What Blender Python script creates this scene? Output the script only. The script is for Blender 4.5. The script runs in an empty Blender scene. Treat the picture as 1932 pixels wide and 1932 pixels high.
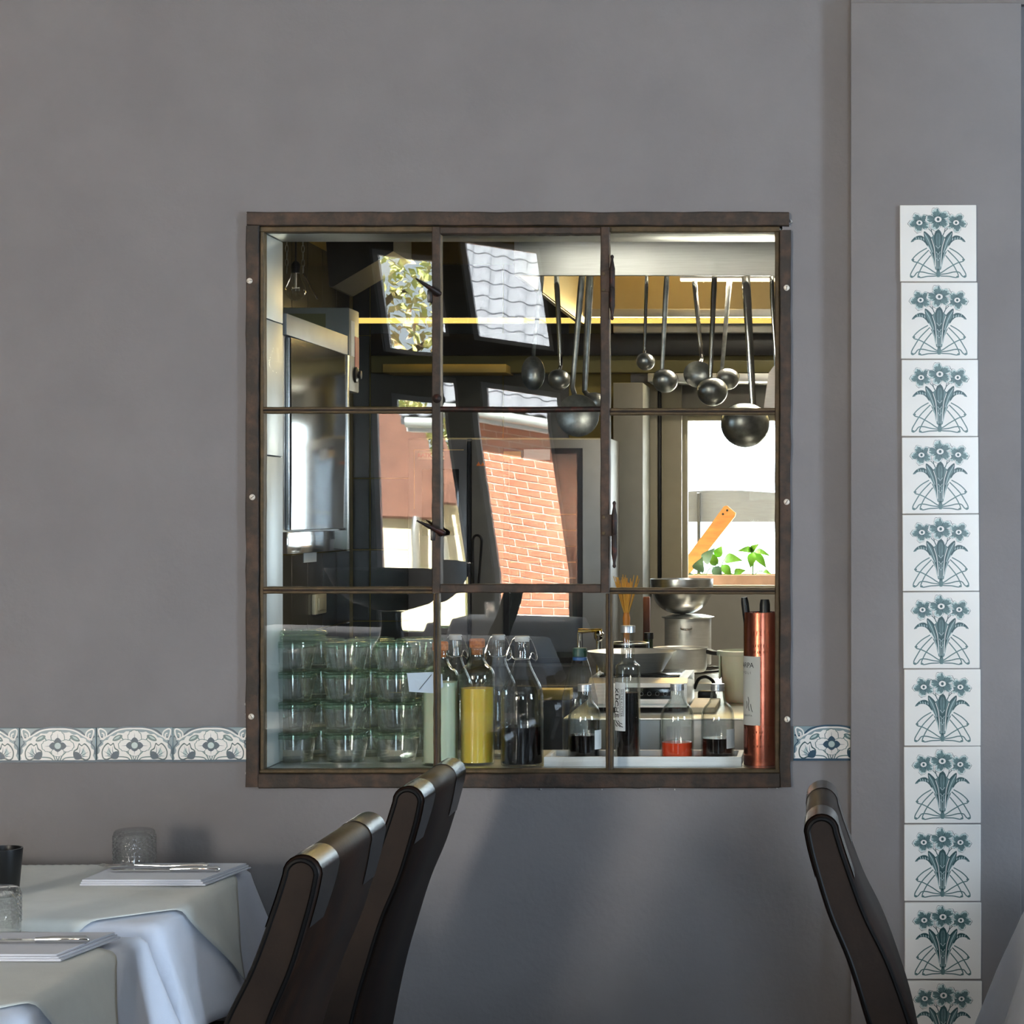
import bpy, bmesh, math, random
from mathutils import Vector, Matrix, noise as mnoise
random.seed(7)
PI = math.pi
SC = bpy.context.scene
COL = SC.collection

# ------------------------------------------------------------------ camera, world, sun, lights, exposure
# wall plane of the dining room is Y = 0, the kitchen lies at Y > 0, the dining room at Y < 0
CAM_D, CAM_F, CAM_X, CAM_Y, CAM_H = 4.2, 4061.0, 1560.0, 970.0, 1.42
cam_data = bpy.data.cameras.new('camera')
cam_data.sensor_width = 36.0
cam_data.lens = CAM_F / 1932.0 * 36.0
cam_data.shift_x = (966.0 - CAM_X) / 1932.0
cam_data.shift_y = (CAM_Y - 966.0) / 1932.0
cam_data.clip_start = 0.05
cam = bpy.data.objects.new('camera', cam_data)
COL.objects.link(cam)
cam.location = (0, -CAM_D, CAM_H)
cam.rotation_euler = (PI / 2, 0, 0)
SC.camera = cam

world = bpy.data.worlds.new('sky')
SC.world = world
world.use_nodes = True
wn = world.node_tree.nodes
wn['Background'].inputs[0].default_value = (0.80, 0.90, 1.0, 1)
wn['Background'].inputs[1].default_value = 8.0

def add_light(name, kind, loc, rot, energy, color, **kw):
    l = bpy.data.lights.new(name, kind)
    l.energy = energy
    l.color = color
    for k, v in kw.items():
        if k == 'portal':
            l.cycles.is_portal = True
        else:
            setattr(l, k, v)
    o = bpy.data.objects.new(name, l)
    COL.objects.link(o)
    o.location = loc
    o.rotation_euler = rot
    return o

def aim(o, target):
    d = Vector(target) - o.location
    o.rotation_euler = d.to_track_quat('-Z', 'Y').to_euler()

sun = add_light('sun', 'SUN', (0, 8, 12), (0, 0, 0), 125.0, (1.0, 0.95, 0.86), angle=0.009)
sun.rotation_euler = Vector((0.30, -0.80, -0.75)).to_track_quat('-Z', 'Y').to_euler()
# daylight coming in through the dining room windows the photograph does not look at
day_left = add_light('daylight_far_window', 'AREA', (-4.9, -10.35, 1.75), (0, 0, 0), 520, (1.0, 0.91, 0.79), shape='RECTANGLE', size=1.6, size_y=2.3)
aim(day_left, (-1.0, 0, 1.4))
day_right = add_light('daylight_side_window', 'AREA', (4.62, -2.75, 1.42), (0, 0, 0), 255, (0.62, 0.78, 1.0), shape='RECTANGLE', size=0.8, size_y=1.65)
day_right.rotation_euler = (PI / 2, 0, PI / 2)
day_rear = add_light('daylight_rear_window', 'AREA', (1.9, -10.35, 1.9), (PI / 2, 0, 0), 170, (0.62, 0.79, 1.0), shape='RECTANGLE', size=1.5, size_y=2.3)
add_light('portal_rear_windows', 'AREA', (-2.5, -10.45, 1.9), (PI / 2, 0, 0), 1, (1, 1, 1), shape='RECTANGLE', size=1.6, size_y=2.9, portal=True)
add_light('portal_kitchen_window', 'AREA', (-0.05, 2.72, 1.47), (-PI / 2, 0, 0), 1, (1, 1, 1), shape='RECTANGLE', size=0.85, size_y=0.6, portal=True)

SC.view_settings.view_transform = 'Standard'
SC.view_settings.look = 'None'
SC.view_settings.gamma = 1.0
SC.view_settings.use_curve_mapping = False
SC.view_settings.exposure = 0.0
SC.cycles.max_bounces = 16
SC.cycles.transmission_bounces = 16
SC.cycles.transparent_max_bounces = 24
SC.cycles.glossy_bounces = 5
SC.cycles.diffuse_bounces = 4
SC.cycles.caustics_reflective = False
SC.cycles.caustics_refractive = False
SC.cycles.sample_clamp_indirect = 40.0

# ------------------------------------------------------------------ helpers
def S(Y):
    return (CAM_D + Y) / CAM_F

def P(px, py, Y):
    s = S(Y)
    return Vector(((px - CAM_X) * s, Y, CAM_H - (py - CAM_Y) * s))

def rgb(r, g, b):
    f = lambda c: (c / 255 / 12.92) if c <= 10 else ((c / 255 + 0.055) / 1.055) ** 2.4
    return (f(r), f(g), f(b), 1)

MATS = {}
def mat(name, col, rough=0.5, metal=0.0, var=0.06, scale=18.0, bump=0.0, bscale=60.0, stretch=(1, 1, 1),
        col2=None, spec=0.5, trans=0.0, ior=1.45, emit=None, estr=0.0, coat=0.0, sheen=0.0, sss=0.0, thr=(0.35, 0.65)):
    if name in MATS:
        return MATS[name]
    m = bpy.data.materials.new(name)
    m.use_nodes = True
    nt = m.node_tree
    b = nt.nodes['Principled BSDF']
    b.inputs['Base Color'].default_value = col
    b.inputs['Roughness'].default_value = rough
    b.inputs['Metallic'].default_value = metal
    b.inputs['Specular IOR Level'].default_value = spec
    b.inputs['IOR'].default_value = ior
    b.inputs['Transmission Weight'].default_value = trans
    b.inputs['Coat Weight'].default_value = coat
    b.inputs['Coat Roughness'].default_value = 0.15
    b.inputs['Sheen Weight'].default_value = sheen
    b.inputs['Subsurface Weight'].default_value = sss
    if emit:
        b.inputs['Emission Color'].default_value = emit
        b.inputs['Emission Strength'].default_value = estr
    if var or col2 or bump:
        tc = nt.nodes.new('ShaderNodeTexCoord')
        mp = nt.nodes.new('ShaderNodeMapping')
        mp.inputs['Scale'].default_value = stretch
        nt.links.new(tc.outputs['Object'], mp.inputs[0])
        if var or col2:
            n = nt.nodes.new('ShaderNodeTexNoise')
            n.inputs['Scale'].default_value = scale
            n.inputs['Detail'].default_value = 6
            n.inputs['Roughness'].default_value = 0.6
            nt.links.new(mp.outputs[0], n.inputs['Vector'])
            cr = nt.nodes.new('ShaderNodeValToRGB')
            c2 = col2 or tuple(min(1, c * (1 + var)) for c in col[:3]) + (1,)
            c1 = col if col2 else tuple(c * (1 - var) for c in col[:3]) + (1,)
            cr.color_ramp.elements[0].color = c1
            cr.color_ramp.elements[1].color = c2
            cr.color_ramp.elements[0].position = thr[0]
            cr.color_ramp.elements[1].position = thr[1]
            nt.links.new(n.outputs[0], cr.inputs[0])
            nt.links.new(cr.outputs[0], b.inputs['Base Color'])
        if bump:
            n2 = nt.nodes.new('ShaderNodeTexNoise')
            n2.inputs['Scale'].default_value = bscale
            n2.inputs['Detail'].default_value = 4
            nt.links.new(mp.outputs[0], n2.inputs['Vector'])
            bp = nt.nodes.new('ShaderNodeBump')
            bp.inputs['Strength'].default_value = bump
            bp.inputs['Distance'].default_value = 0.002
            nt.links.new(n2.outputs[0], bp.inputs['Height'])
            nt.links.new(bp.outputs[0], b.inputs['Normal'])
    MATS[name] = m
    return m

def thin_glass(name, tint=(0.97, 0.985, 0.975, 1), f0=0.05):
    m = bpy.data.materials.new(name)
    m.use_nodes = True
    nt = m.node_tree
    nt.nodes.clear()
    out = nt.nodes.new('ShaderNodeOutputMaterial')
    mix = nt.nodes.new('ShaderNodeMixShader')
    tr = nt.nodes.new('ShaderNodeBsdfTransparent')
    gl = nt.nodes.new('ShaderNodeBsdfGlossy')
    tr.inputs[0].default_value = tint
    gl.inputs['Roughness'].default_value = 0.0
    lw = nt.nodes.new('ShaderNodeLayerWeight')
    lw.inputs['Blend'].default_value = 0.5
    pw = nt.nodes.new('ShaderNodeMath'); pw.operation = 'POWER'; pw.inputs[1].default_value = 5.0
    ma = nt.nodes.new('ShaderNodeMath'); ma.operation = 'MULTIPLY_ADD'
    ma.inputs[1].default_value = 1 - f0; ma.inputs[2].default_value = f0
    nt.links.new(lw.outputs['Facing'], pw.inputs[0])
    nt.links.new(pw.outputs[0], ma.inputs[0])
    nt.links.new(ma.outputs[0], mix.inputs[0])
    nt.links.new(tr.outputs[0], mix.inputs[1])
    nt.links.new(gl.outputs[0], mix.inputs[2])
    nt.links.new(mix.outputs[0], out.inputs[0])
    MATS[name] = m
    return m

def bottle_glass(name, tint, edge, f0=0.05, refr=0.0, haze=0.0, hcol=(0.8, 0.8, 0.8, 1)):
    """clear glass ware: see-through in the middle, deeper tint towards the grazing edge, mirror-like sheen"""
    m = thin_glass(name, tint, f0)
    nt = m.node_tree
    tr = [n for n in nt.nodes if n.type == 'BSDF_TRANSPARENT'][0]
    mix = [n for n in nt.nodes if n.type == 'MIX_SHADER'][0]
    out = [n for n in nt.nodes if n.type == 'OUTPUT_MATERIAL'][0]
    lw = nt.nodes.new('ShaderNodeLayerWeight'); lw.inputs['Blend'].default_value = 0.5
    pw = nt.nodes.new('ShaderNodeMath'); pw.operation = 'POWER'; pw.inputs[1].default_value = 3.0
    mc = nt.nodes.new('ShaderNodeMix'); mc.data_type = 'RGBA'
    nt.links.new(lw.outputs['Facing'], pw.inputs[0])
    nt.links.new(pw.outputs[0], mc.inputs[0])
    mc.inputs[6].default_value = tint
    mc.inputs[7].default_value = edge
    nt.links.new(mc.outputs[2], tr.inputs[0])
    if refr:
        g = nt.nodes.new('ShaderNodeBsdfGlass'); g.inputs['IOR'].default_value = 1.45; g.inputs['Roughness'].default_value = 0.0
        g.inputs['Color'].default_value = tint
        m2 = nt.nodes.new('ShaderNodeMixShader'); m2.inputs[0].default_value = refr
        nt.links.new(mix.outputs[0], m2.inputs[1]); nt.links.new(g.outputs[0], m2.inputs[2]); nt.links.new(m2.outputs[0], out.inputs[0])
    if haze:
        df = nt.nodes.new('ShaderNodeBsdfTranslucent'); df.inputs[0].default_value = hcol
        d2 = nt.nodes.new('ShaderNodeBsdfDiffuse'); d2.inputs[0].default_value = hcol
        ms = nt.nodes.new('ShaderNodeMixShader'); ms.inputs[0].default_value = 0.5
        nt.links.new(df.outputs[0], ms.inputs[1]); nt.links.new(d2.outputs[0], ms.inputs[2])
        m3 = nt.nodes.new('ShaderNodeMixShader'); m3.inputs[0].default_value = haze
        nt.links.new(out.inputs[0].links[0].from_socket, m3.inputs[1]); nt.links.new(ms.outputs[0], m3.inputs[2]); nt.links.new(m3.outputs[0], out.inputs[0])
    return m

def solid_glass(name, col, ior=1.45, rough=0.0):
    m = bpy.data.materials.new(name)
    m.use_nodes = True
    nt = m.node_tree
    nt.nodes.clear()
    out = nt.nodes.new('ShaderNodeOutputMaterial')
    g = nt.nodes.new('ShaderNodeBsdfGlass')
    g.inputs['Color'].default_value = col
    g.inputs['IOR'].default_value = ior
    g.inputs['Roughness'].default_value = rough
    nt.links.new(g.outputs[0], out.inputs[0])
    MATS[name] = m
    return m

def emission(name, col, strength):
    m = bpy.data.materials.new(name)
    m.use_nodes = True
    nt = m.node_tree
    nt.nodes.clear()
    out = nt.nodes.new('ShaderNodeOutputMaterial')
    e = nt.nodes.new('ShaderNodeEmission')
    e.inputs[0].default_value = col
    e.inputs[1].default_value = strength
    nt.links.new(e.outputs[0], out.inputs[0])
    MATS[name] = m
    return m

ORG = {}
def thing(name, label, cat, loc=(0, 0, 0), group=None, rotz=0.0):
    o = bpy.data.objects.new(name, None)
    o.empty_display_size = 0.05
    COL.objects.link(o)
    o.location = loc
    o.rotation_euler = (0, 0, rotz)
    o['label'] = label
    o['category'] = cat
    if group:
        o['group'] = group
    ORG[o.name] = Vector(loc)
    return o

def tag(o, label, cat, group=None):
    o['label'] = label
    o['category'] = cat
    if group:
        o['group'] = group
    return o

def obj(name, bm, m, parent=None, local=False, smooth=40, kind=None):
    """link a bmesh as one mesh object; world-space meshes are re-based to the thing's origin"""
    if parent is not None and not local:
        bm.transform(Matrix.Translation(-ORG.get(parent.name, Vector())))
    me = bpy.data.meshes.new(name)
    bmesh.ops.recalc_face_normals(bm, faces=bm.faces)
    bm.to_mesh(me)
    bm.free()
    for mm in (m if isinstance(m, (list, tuple)) else [m]):
        me.materials.append(mm)
    if smooth:
        me.shade_smooth()
        me.set_sharp_from_angle(angle=math.radians(smooth))
    o = bpy.data.objects.new(name, me)
    COL.objects.link(o)
    if parent is not None:
        o.parent = parent
        ORG[o.name] = ORG.get(parent.name, Vector())
    else:
        ORG[o.name] = Vector()
    if kind:
        o['kind'] = kind
    return o

def struct(name, bm, m, smooth=40):
    return obj(name, bm, m, None, smooth=smooth, kind='structure')

def dup(root, loc, rotz=None, label=None):
    r = root.copy(); COL.objects.link(r); r.location = loc
    if rotz is not None:
        r.rotation_euler = (0, 0, rotz)
    if label:
        r['label'] = label
    for ch in list(root.children):
        c = ch.copy(); COL.objects.link(c); c.parent = r
        for g in list(ch.children):
            d = g.copy(); COL.objects.link(d); d.parent = c
    return r

def nb():
    return bmesh.new()

def box(bm, a, b, bev=0.0, mi=0, seg=2):
    x0, y0, z0 = (min(a[i], b[i]) for i in range(3))
    x1, y1, z1 = (max(a[i], b[i]) for i in range(3))
    t = bmesh.new()
    vs = [t.verts.new(p) for p in ((x0, y0, z0), (x1, y0, z0), (x1, y1, z0), (x0, y1, z0), (x0, y0, z1), (x1, y0, z1), (x1, y1, z1), (x0, y1, z1))]
    for f in ((0, 3, 2, 1), (4, 5, 6, 7), (0, 1, 5, 4), (1, 2, 6, 5), (2, 3, 7, 6), (3, 0, 4, 7)):
        t.faces.new([vs[i] for i in f])
    if bev:
        bmesh.ops.bevel(t, geom=list(t.edges), offset=bev, segments=seg, profile=0.5, affect='EDGES')
    merge(bm, t, mi)

def merge(bm, t, mi=0, mtx=None):
    mp = {}
    for v in t.verts:
        mp[v] = bm.verts.new(mtx @ v.co if mtx else v.co)
    for f in t.faces:
        try:
            nf = bm.faces.new([mp[v] for v in f.verts])
            nf.material_index = mi if mi else f.material_index
        except ValueError:
            pass
    t.free()

def lathe(bm, prof, c=(0, 0, 0), seg=32, mi=0, rfun=None, mtx=None):
    rings = []
    c = Vector(c)
    for (r, z) in prof:
        if r <= 1e-6:
            p = Vector((0, 0, z))
            rings.append([bm.verts.new((mtx @ p if mtx else p) + c)])
        else:
            ring = []
            for k in range(seg):
                a = 2 * PI * k / seg
                rr = rfun(r, z, a) if rfun else r
                p = Vector((rr * math.cos(a), rr * math.sin(a), z))
                ring.append(bm.verts.new((mtx @ p if mtx else p) + c))
            rings.append(ring)
    for i in range(len(rings) - 1):
        A, B = rings[i], rings[i + 1]
        if len(A) == 1 and len(B) == 1:
            continue
        for k in range(seg):
            k2 = (k + 1) % seg
            if len(A) == 1:
                f = bm.faces.new((A[0], B[k], B[k2]))
            elif len(B) == 1:
                f = bm.faces.new((A[k], A[k2], B[0]))
            else:
                f = bm.faces.new((A[k], A[k2], B[k2], B[k]))
            f.material_index = mi
    return bm

def catmull(pts, n=8, closed=False):
    pts = [Vector(p) for p in pts]
    out = []
    N = len(pts)
    rng = range(N) if closed else range(N - 1)
    for i in rng:
        if closed:
            p0, p1, p2, p3 = pts[(i - 1) % N], pts[i], pts[(i + 1) % N], pts[(i + 2) % N]
        else:
            p0, p1, p2, p3 = pts[max(i - 1, 0)], pts[i], pts[i + 1], pts[min(i + 2, N - 1)]
        for k in range(n):
            t = k / n
            out.append(0.5 * ((2 * p1) + (p2 - p0) * t + (2 * p0 - 5 * p1 + 4 * p2 - p3) * t * t + (3 * p1 - p0 - 3 * p2 + p3) * t ** 3))
    if not closed:
        out.append(pts[-1])
    return out

def tube(bm, pts, r, seg=8, closed=False, mi=0, flat=None):
    """tube along a path; r number or list; flat=(a,b) gives an elliptic section"""
    pts = [Vector(p) for p in pts]
    n = len(pts)
    rings = []
    up = None
    for i, p in enumerate(pts):
        if closed:
            t = pts[(i + 1) % n] - pts[(i - 1) % n]
        else:
            t = pts[min(i + 1, n - 1)] - pts[max(i - 1, 0)]
        t.normalize()
        if up is None:
            up = Vector((0, 1, 0)) if abs(t.y) < 0.9 else Vector((1, 0, 0))
        up = (up - t * up.dot(t)).normalized()
        side = t.cross(up)
        rr = r[i] if isinstance(r, (list, tuple)) else r
        fa, fb = flat if flat else (1, 1)
        rings.append([bm.verts.new(p + side * (rr * fa * math.cos(2 * PI * k / seg)) + up * (rr * fb * math.sin(2 * PI * k / seg))) for k in range(seg)])
    m = n if closed else n - 1
    for i in range(m):
        A, B = rings[i], rings[(i + 1) % n]
        for k in range(seg):
            k2 = (k + 1) % seg
            f = bm.faces.new((A[k], A[k2], B[k2], B[k])); f.material_index = mi
    if not closed:
        f = bm.faces.new(rings[0][::-1]); f.material_index = mi
        f = bm.faces.new(rings[-1]); f.material_index = mi

def prism(bm, pts, d, mi=0):
    """pts: 3D polygon, d: extrusion vector"""
    d = Vector(d)
    A = [bm.verts.new(p) for p in pts]
    B = [bm.verts.new(Vector(p) + d) for p in pts]
    n = len(A)
    f = bm.faces.new(A); f.material_index = mi
    f = bm.faces.new(B[::-1]); f.material_index = mi
    for i in range(n):
        f = bm.faces.new((A[i], A[(i + 1) % n], B[(i + 1) % n], B[i])); f.material_index = mi

def grid(bm, fn, nu, nv, mi=0):
    V = [[bm.verts.new(fn(i / nu, j / nv)) for j in range(nv + 1)] for i in range(nu + 1)]
    for i in range(nu):
        for j in range(nv):
            f = bm.faces.new((V[i][j], V[i + 1][j], V[i + 1][j + 1], V[i][j + 1])); f.material_index = mi
    return V

def text_mesh(name, body, size, m, mtx, parent=None, spacing=1.0, extrude=0.0002, shear=0.0, bold=0.0):
    cu = bpy.data.curves.new(name, 'FONT')
    cu.body = body
    cu.size = size
    cu.extrude = extrude
    cu.space_character = spacing
    cu.shear = shear
    cu.offset = bold
    cu.align_x = 'CENTER'
    cu.align_y = 'CENTER'
    t = bpy.data.objects.new(name + '_tmp', cu)
    COL.objects.link(t)
    dg = bpy.context.evaluated_depsgraph_get()
    me = bpy.data.meshes.new_from_object(t.evaluated_get(dg))
    bpy.data.objects.remove(t)
    bpy.data.curves.remove(cu)
    me.transform(mtx)
    if parent is not None:
        me.transform(Matrix.Translation(-ORG.get(parent.name, Vector())))
    me.materials.clear()
    me.materials.append(m)
    o = bpy.data.objects.new(name, me)
    COL.objects.link(o)
    if parent is not None:
        o.parent = parent
        ORG[o.name] = ORG.get(parent.name, Vector())
    return o

FRONT = Matrix.Rotation(PI / 2, 4, 'X')      # text in XZ plane facing the camera (-Y)

# ------------------------------------------------------------------ materials
M = {}
M['plaster'] = mat('grey_plaster', rgb(126, 122, 122), rough=0.85, var=0.05, scale=5, bump=0.35, bscale=90, spec=0.2)
M['brushed_plaster'] = mat('brushed_grey_plaster', rgb(148, 146, 146), rough=0.85, var=0.06, scale=9, bump=0.3, bscale=70, stretch=(5, 1, 0.5), spec=0.2)
M['ceiling'] = mat('white_ceiling', rgb(205, 203, 198), rough=0.9, var=0.03)
M['floor'] = mat('dark_floor_boards', rgb(62, 46, 34), rough=0.45, var=0.3, scale=6, stretch=(0.6, 8, 1), bump=0.2)
M['rust'] = mat('rusty_steel', rgb(50, 43, 37), rough=0.62, metal=0.3, scale=34, col2=rgb(86, 64, 51), bump=0.5, bscale=120, thr=(0.42, 0.78))
M['rust_light'] = mat('brown_rusty_steel', rgb(70, 58, 38), rough=0.6, metal=0.3, scale=40, col2=rgb(96, 76, 50), bump=0.4, bscale=120, thr=(0.4, 0.75))
M['rust_dark'] = mat('dark_rusty_steel', rgb(38, 28, 24), rough=0.5, metal=0.4, scale=50, col2=rgb(96, 44, 30), bump=0.4, bscale=120, thr=(0.5, 0.8))
M['screw'] = mat('pale_screw', rgb(214, 204, 190), rough=0.4, metal=0.2, var=0.1)
M['pane'] = thin_glass('window_glass', tint=(0.985, 0.995, 0.99, 1), f0=0.052)
M['pane_far'] = thin_glass('far_window_glass', f0=0.03)
M['steel'] = mat('brushed_steel', (0.62, 0.63, 0.62, 1), rough=0.28, metal=1.0, var=0.08, scale=30, stretch=(1, 1, 14), bump=0.03)
M['steel_h'] = mat('brushed_steel_sheet', (0.60, 0.61, 0.60, 1), rough=0.33, metal=1.0, var=0.08, scale=30, stretch=(0.3, 1, 14), bump=0.03)
M['steel_matt'] = mat('matt_steel', (0.50, 0.51, 0.51, 1), rough=0.42, metal=0.9, var=0.06)
M['steel_panel'] = mat('pale_steel_panel', rgb(188, 194, 194), rough=0.4, metal=0.35, var=0.03)
M['steel_soft'] = mat('soft_brushed_steel', (0.66, 0.66, 0.63, 1), rough=0.42, metal=0.7, var=0.06, scale=30, stretch=(1, 1, 10))
M['polished'] = mat('polished_steel', (0.66, 0.66, 0.63, 1), rough=0.12, metal=1.0, var=0.05)
M['oven_steel'] = mat('dull_oven_steel', rgb(128, 128, 126), rough=0.45, metal=0.5, var=0.05)
M['dark_steel'] = mat('dark_worn_steel', (0.22, 0.23, 0.22, 1), rough=0.35, metal=0.9, var=0.25, scale=40)
M['mirror_steel'] = mat('mirror_steel', (0.72, 0.73, 0.73, 1), rough=0.10, metal=1.0, var=0.03, bump=0.05, bscale=3)
M['chrome'] = mat('chrome', (0.75, 0.75, 0.75, 1), rough=0.06, metal=1.0, var=0.0)
M['brass'] = mat('brass', rgb(196, 160, 70), rough=0.25, metal=1.0, var=0.1)
M['copper'] = mat('copper_sheet', rgb(166, 94, 74), rough=0.26, metal=1.0, var=0.12, scale=25, bump=0.05)
M['tile_dark'] = mat('dark_kitchen_tile', rgb(80, 80, 74), rough=0.22, var=0.10, scale=8)
M['grout'] = mat('ochre_grout', rgb(150, 132, 70), rough=0.8, var=0.1)
M['kwall'] = mat('pale_grey_kitchen_wall', rgb(158, 156, 150), rough=0.5, var=0.04)
M['kdark'] = mat('black_panel', rgb(24, 24, 25), rough=0.35, var=0.1)
M['kceiling'] = mat('dark_kitchen_ceiling', rgb(60, 60, 60), rough=0.7, var=0.1)
M['olive'] = mat('olive_panel', rgb(120, 114, 70), rough=0.5, var=0.06)
M['beige'] = mat('beige_painted_wood', rgb(158, 151, 130), rough=0.45, var=0.04)
M['grey_paint'] = mat('grey_enamel', rgb(150, 150, 140), rough=0.45, var=0.04)
M['white'] = mat('white_plastic', rgb(226, 226, 220), rough=0.35, var=0.03)
M['tub'] = mat('pale_green_plastic', rgb(196, 206, 190), rough=0.4, var=0.03, sss=0.1)
M['switch'] = mat('cream_plastic', rgb(222, 220, 196), rough=0.35, var=0.03)
M['black'] = mat('black_plastic', rgb(18, 18, 19), rough=0.35, var=0.1)
M['black_gloss'] = mat('black_gloss', rgb(12, 12, 13), rough=0.1, var=0.0)
M['red'] = mat('red_sticker', rgb(150, 40, 48), rough=0.5, var=0.25, scale=120, stretch=(1, 1, 4))
M['paper'] = mat('white_paper', rgb(222, 224, 226), rough=0.7, var=0.03)
M['tan'] = mat('tan_sticker', rgb(206, 176, 128), rough=0.6, var=0.05)
M['orange'] = mat('orange_print', rgb(224, 120, 40), rough=0.5, var=0.0)
M['ink'] = mat('black_ink', rgb(22, 22, 24), rough=0.6, var=0.0)
M['ink_red'] = mat('rust_red_ink', rgb(168, 62, 44), rough=0.6, var=0.0)
M['tray'] = mat('whitewashed_wood', rgb(238, 240, 240), rough=0.6, var=0.08, scale=14, stretch=(0.6, 4, 10), bump=0.1)
M['wood'] = mat('orange_brown_wood', rgb(176, 116, 64), rough=0.55, var=0.2, scale=12, stretch=(1, 1, 6))
M['straw'] = mat('straw', rgb(226, 176, 84), rough=0.6, var=0.15)
M['cork'] = mat('cork', rgb(190, 116, 62), rough=0.85, scale=200, col2=rgb(146, 80, 42), bump=0.4, bscale=300)
M['stopper'] = mat('grey_stopper', rgb(170, 170, 166), rough=0.4, var=0.05)
M['cap'] = mat('aluminium_cap', rgb(186, 188, 192), rough=0.35, metal=0.75, var=0.05)
M['green_cap'] = mat('dark_green_cap', rgb(14, 72, 52), rough=0.35, var=0.08)
M['blue_ring'] = mat('blue_ring', rgb(50, 100, 160), rough=0.35, var=0.05)
M['glass'] = bottle_glass('clear_glass', (0.96, 0.97, 0.965, 1), (0.42, 0.48, 0.46, 1), 0.05)
M['jar_glass'] = bottle_glass('jar_glass', (0.975, 0.985, 0.98, 1), (0.50, 0.60, 0.55, 1), 0.12, 0.0, 0.045, (0.85, 0.9, 0.87, 1))
M['tumbler_glass'] = bottle_glass('tumbler_glass', (0.96, 0.97, 0.97, 1), (0.6, 0.62, 0.62, 1), 0.09, 0.22, 0.04, (0.8, 0.82, 0.85, 1))
M['glass_green'] = bottle_glass('green_tinted_glass', (0.955, 0.975, 0.96, 1), (0.45, 0.58, 0.52, 1), 0.05)
M['rim_green'] = bottle_glass('green_rim_glass', (0.88, 0.95, 0.90, 1), (0.40, 0.60, 0.46, 1), 0.08, 0.0, 0.12, (0.50, 0.74, 0.57, 1))
M['pet'] = thin_glass('clear_plastic', tint=(0.90, 0.94, 0.97, 1), f0=0.06)
M['bulb'] = thin_glass('bulb_glass', tint=(0.97, 0.97, 0.97, 1), f0=0.05)
M['vinegar'] = mat('black_vinegar', rgb(6, 5, 6), rough=0.15, var=0.0, spec=0.1)
M['red_liquid'] = mat('orange_red_liquid', rgb(232, 74, 34), rough=0.1, var=0.05, sss=0.3)
M['yellow_liquid'] = mat('yellow_cordial', rgb(252, 206, 84), rough=0.3, var=0.06, scale=10, sss=0.2)
M['cloudy_liquid'] = mat('cloudy_green_cordial', rgb(228, 232, 208), rough=0.3, var=0.05, scale=10, sss=0.2)
M['cloth_white'] = mat('white_linen', rgb(226, 230, 242), rough=0.85, var=0.02, sheen=0.2, bump=0.15, bscale=600)
M['cloth_grey'] = mat('ecru_linen', rgb(222, 224, 218), rough=0.85, var=0.03, sheen=0.2, bump=0.15, bscale=600)
M['napkin'] = mat('white_napkin', rgb(226, 228, 238), rough=0.85, var=0.02, sheen=0.2)
M['leather'] = mat('brown_leather', rgb(38, 21, 10), rough=0.5, scale=14, col2=rgb(20, 12, 8), bump=0.12, bscale=150, spec=0.22)
M['leather_side'] = mat('dark_brown_leather', rgb(42, 31, 24), rough=0.6, scale=14, col2=rgb(33, 24, 19), bump=0.12, bscale=150, spec=0.2)
M['leather_black'] = mat('black_glossy_leather', rgb(12, 12, 12), rough=0.25, var=0.1, bump=0.06, bscale=200)
M['piping'] = mat('black_piping', rgb(9, 8, 8), rough=0.5, var=0.1, spec=0.15)
M['dark_wood'] = mat('dark_stained_wood', rgb(40, 28, 20), rough=0.4, var=0.2, stretch=(6, 6, 1))
M['tile_white'] = mat('cream_glaze', rgb(216, 213, 208), rough=0.18, var=0.02, scale=8, coat=0.3)
M['tile_grey'] = mat('grey_blue_glaze', rgb(122, 138, 142), rough=0.18, var=0.05, scale=30, coat=0.3)
M['pr_dark'] = mat('print_dark_teal', rgb(44, 72, 74), rough=0.25, var=0.08, scale=60)
M['pr_mid'] = mat('print_mid_teal', rgb(84, 108, 108), rough=0.25, var=0.16, scale=90)
M['pr_light'] = mat('print_light_teal', rgb(166, 182, 180), rough=0.25, var=0.08, scale=90)
M['pr_navy'] = mat('print_navy', rgb(38, 66, 84), rough=0.25, var=0.1, scale=60)
# ------------------------------------------------------------------ the dining room shell
CEIL = 3.45
RX0, RX1, RY0 = -6.4, 4.5, -10.3
def px_x(px, Y=0.0): return (px - CAM_X) * S(Y)
def px_z(py, Y=0.0): return CAM_H - (py - CAM_Y) * S(Y)

OX0, OX1, OZ0, OZ1 = px_x(482), px_x(1476), px_z(1468), px_z(418)
b = nb()
WT = 0.12
for a_, c_ in (((RX0, 0, 0), (OX0, WT, CEIL)), ((OX1, 0, 0), (RX1, WT, CEIL)), ((OX0, 0, 0), (OX1, WT, OZ0)), ((OX0, 0, OZ1), (OX1, WT, CEIL))):
    box(b, a_, c_)
wall_kitchen = struct('wall_back', b, M['plaster'], smooth=0)

b = nb(); box(b, (RX0, RY0, -0.05), (RX1, WT, 0)); struct('floor', b, M['floor'], 0)
b = nb(); box(b, (RX0, RY0, CEIL), (RX1, WT, CEIL + 0.1)); struct('ceiling', b, M['ceiling'], 0)
b = nb(); box(b, (RX0 - 0.15, RY0 - 0.2, 0), (RX0, WT, CEIL)); struct('wall_left', b, M['plaster'], 0)
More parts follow.
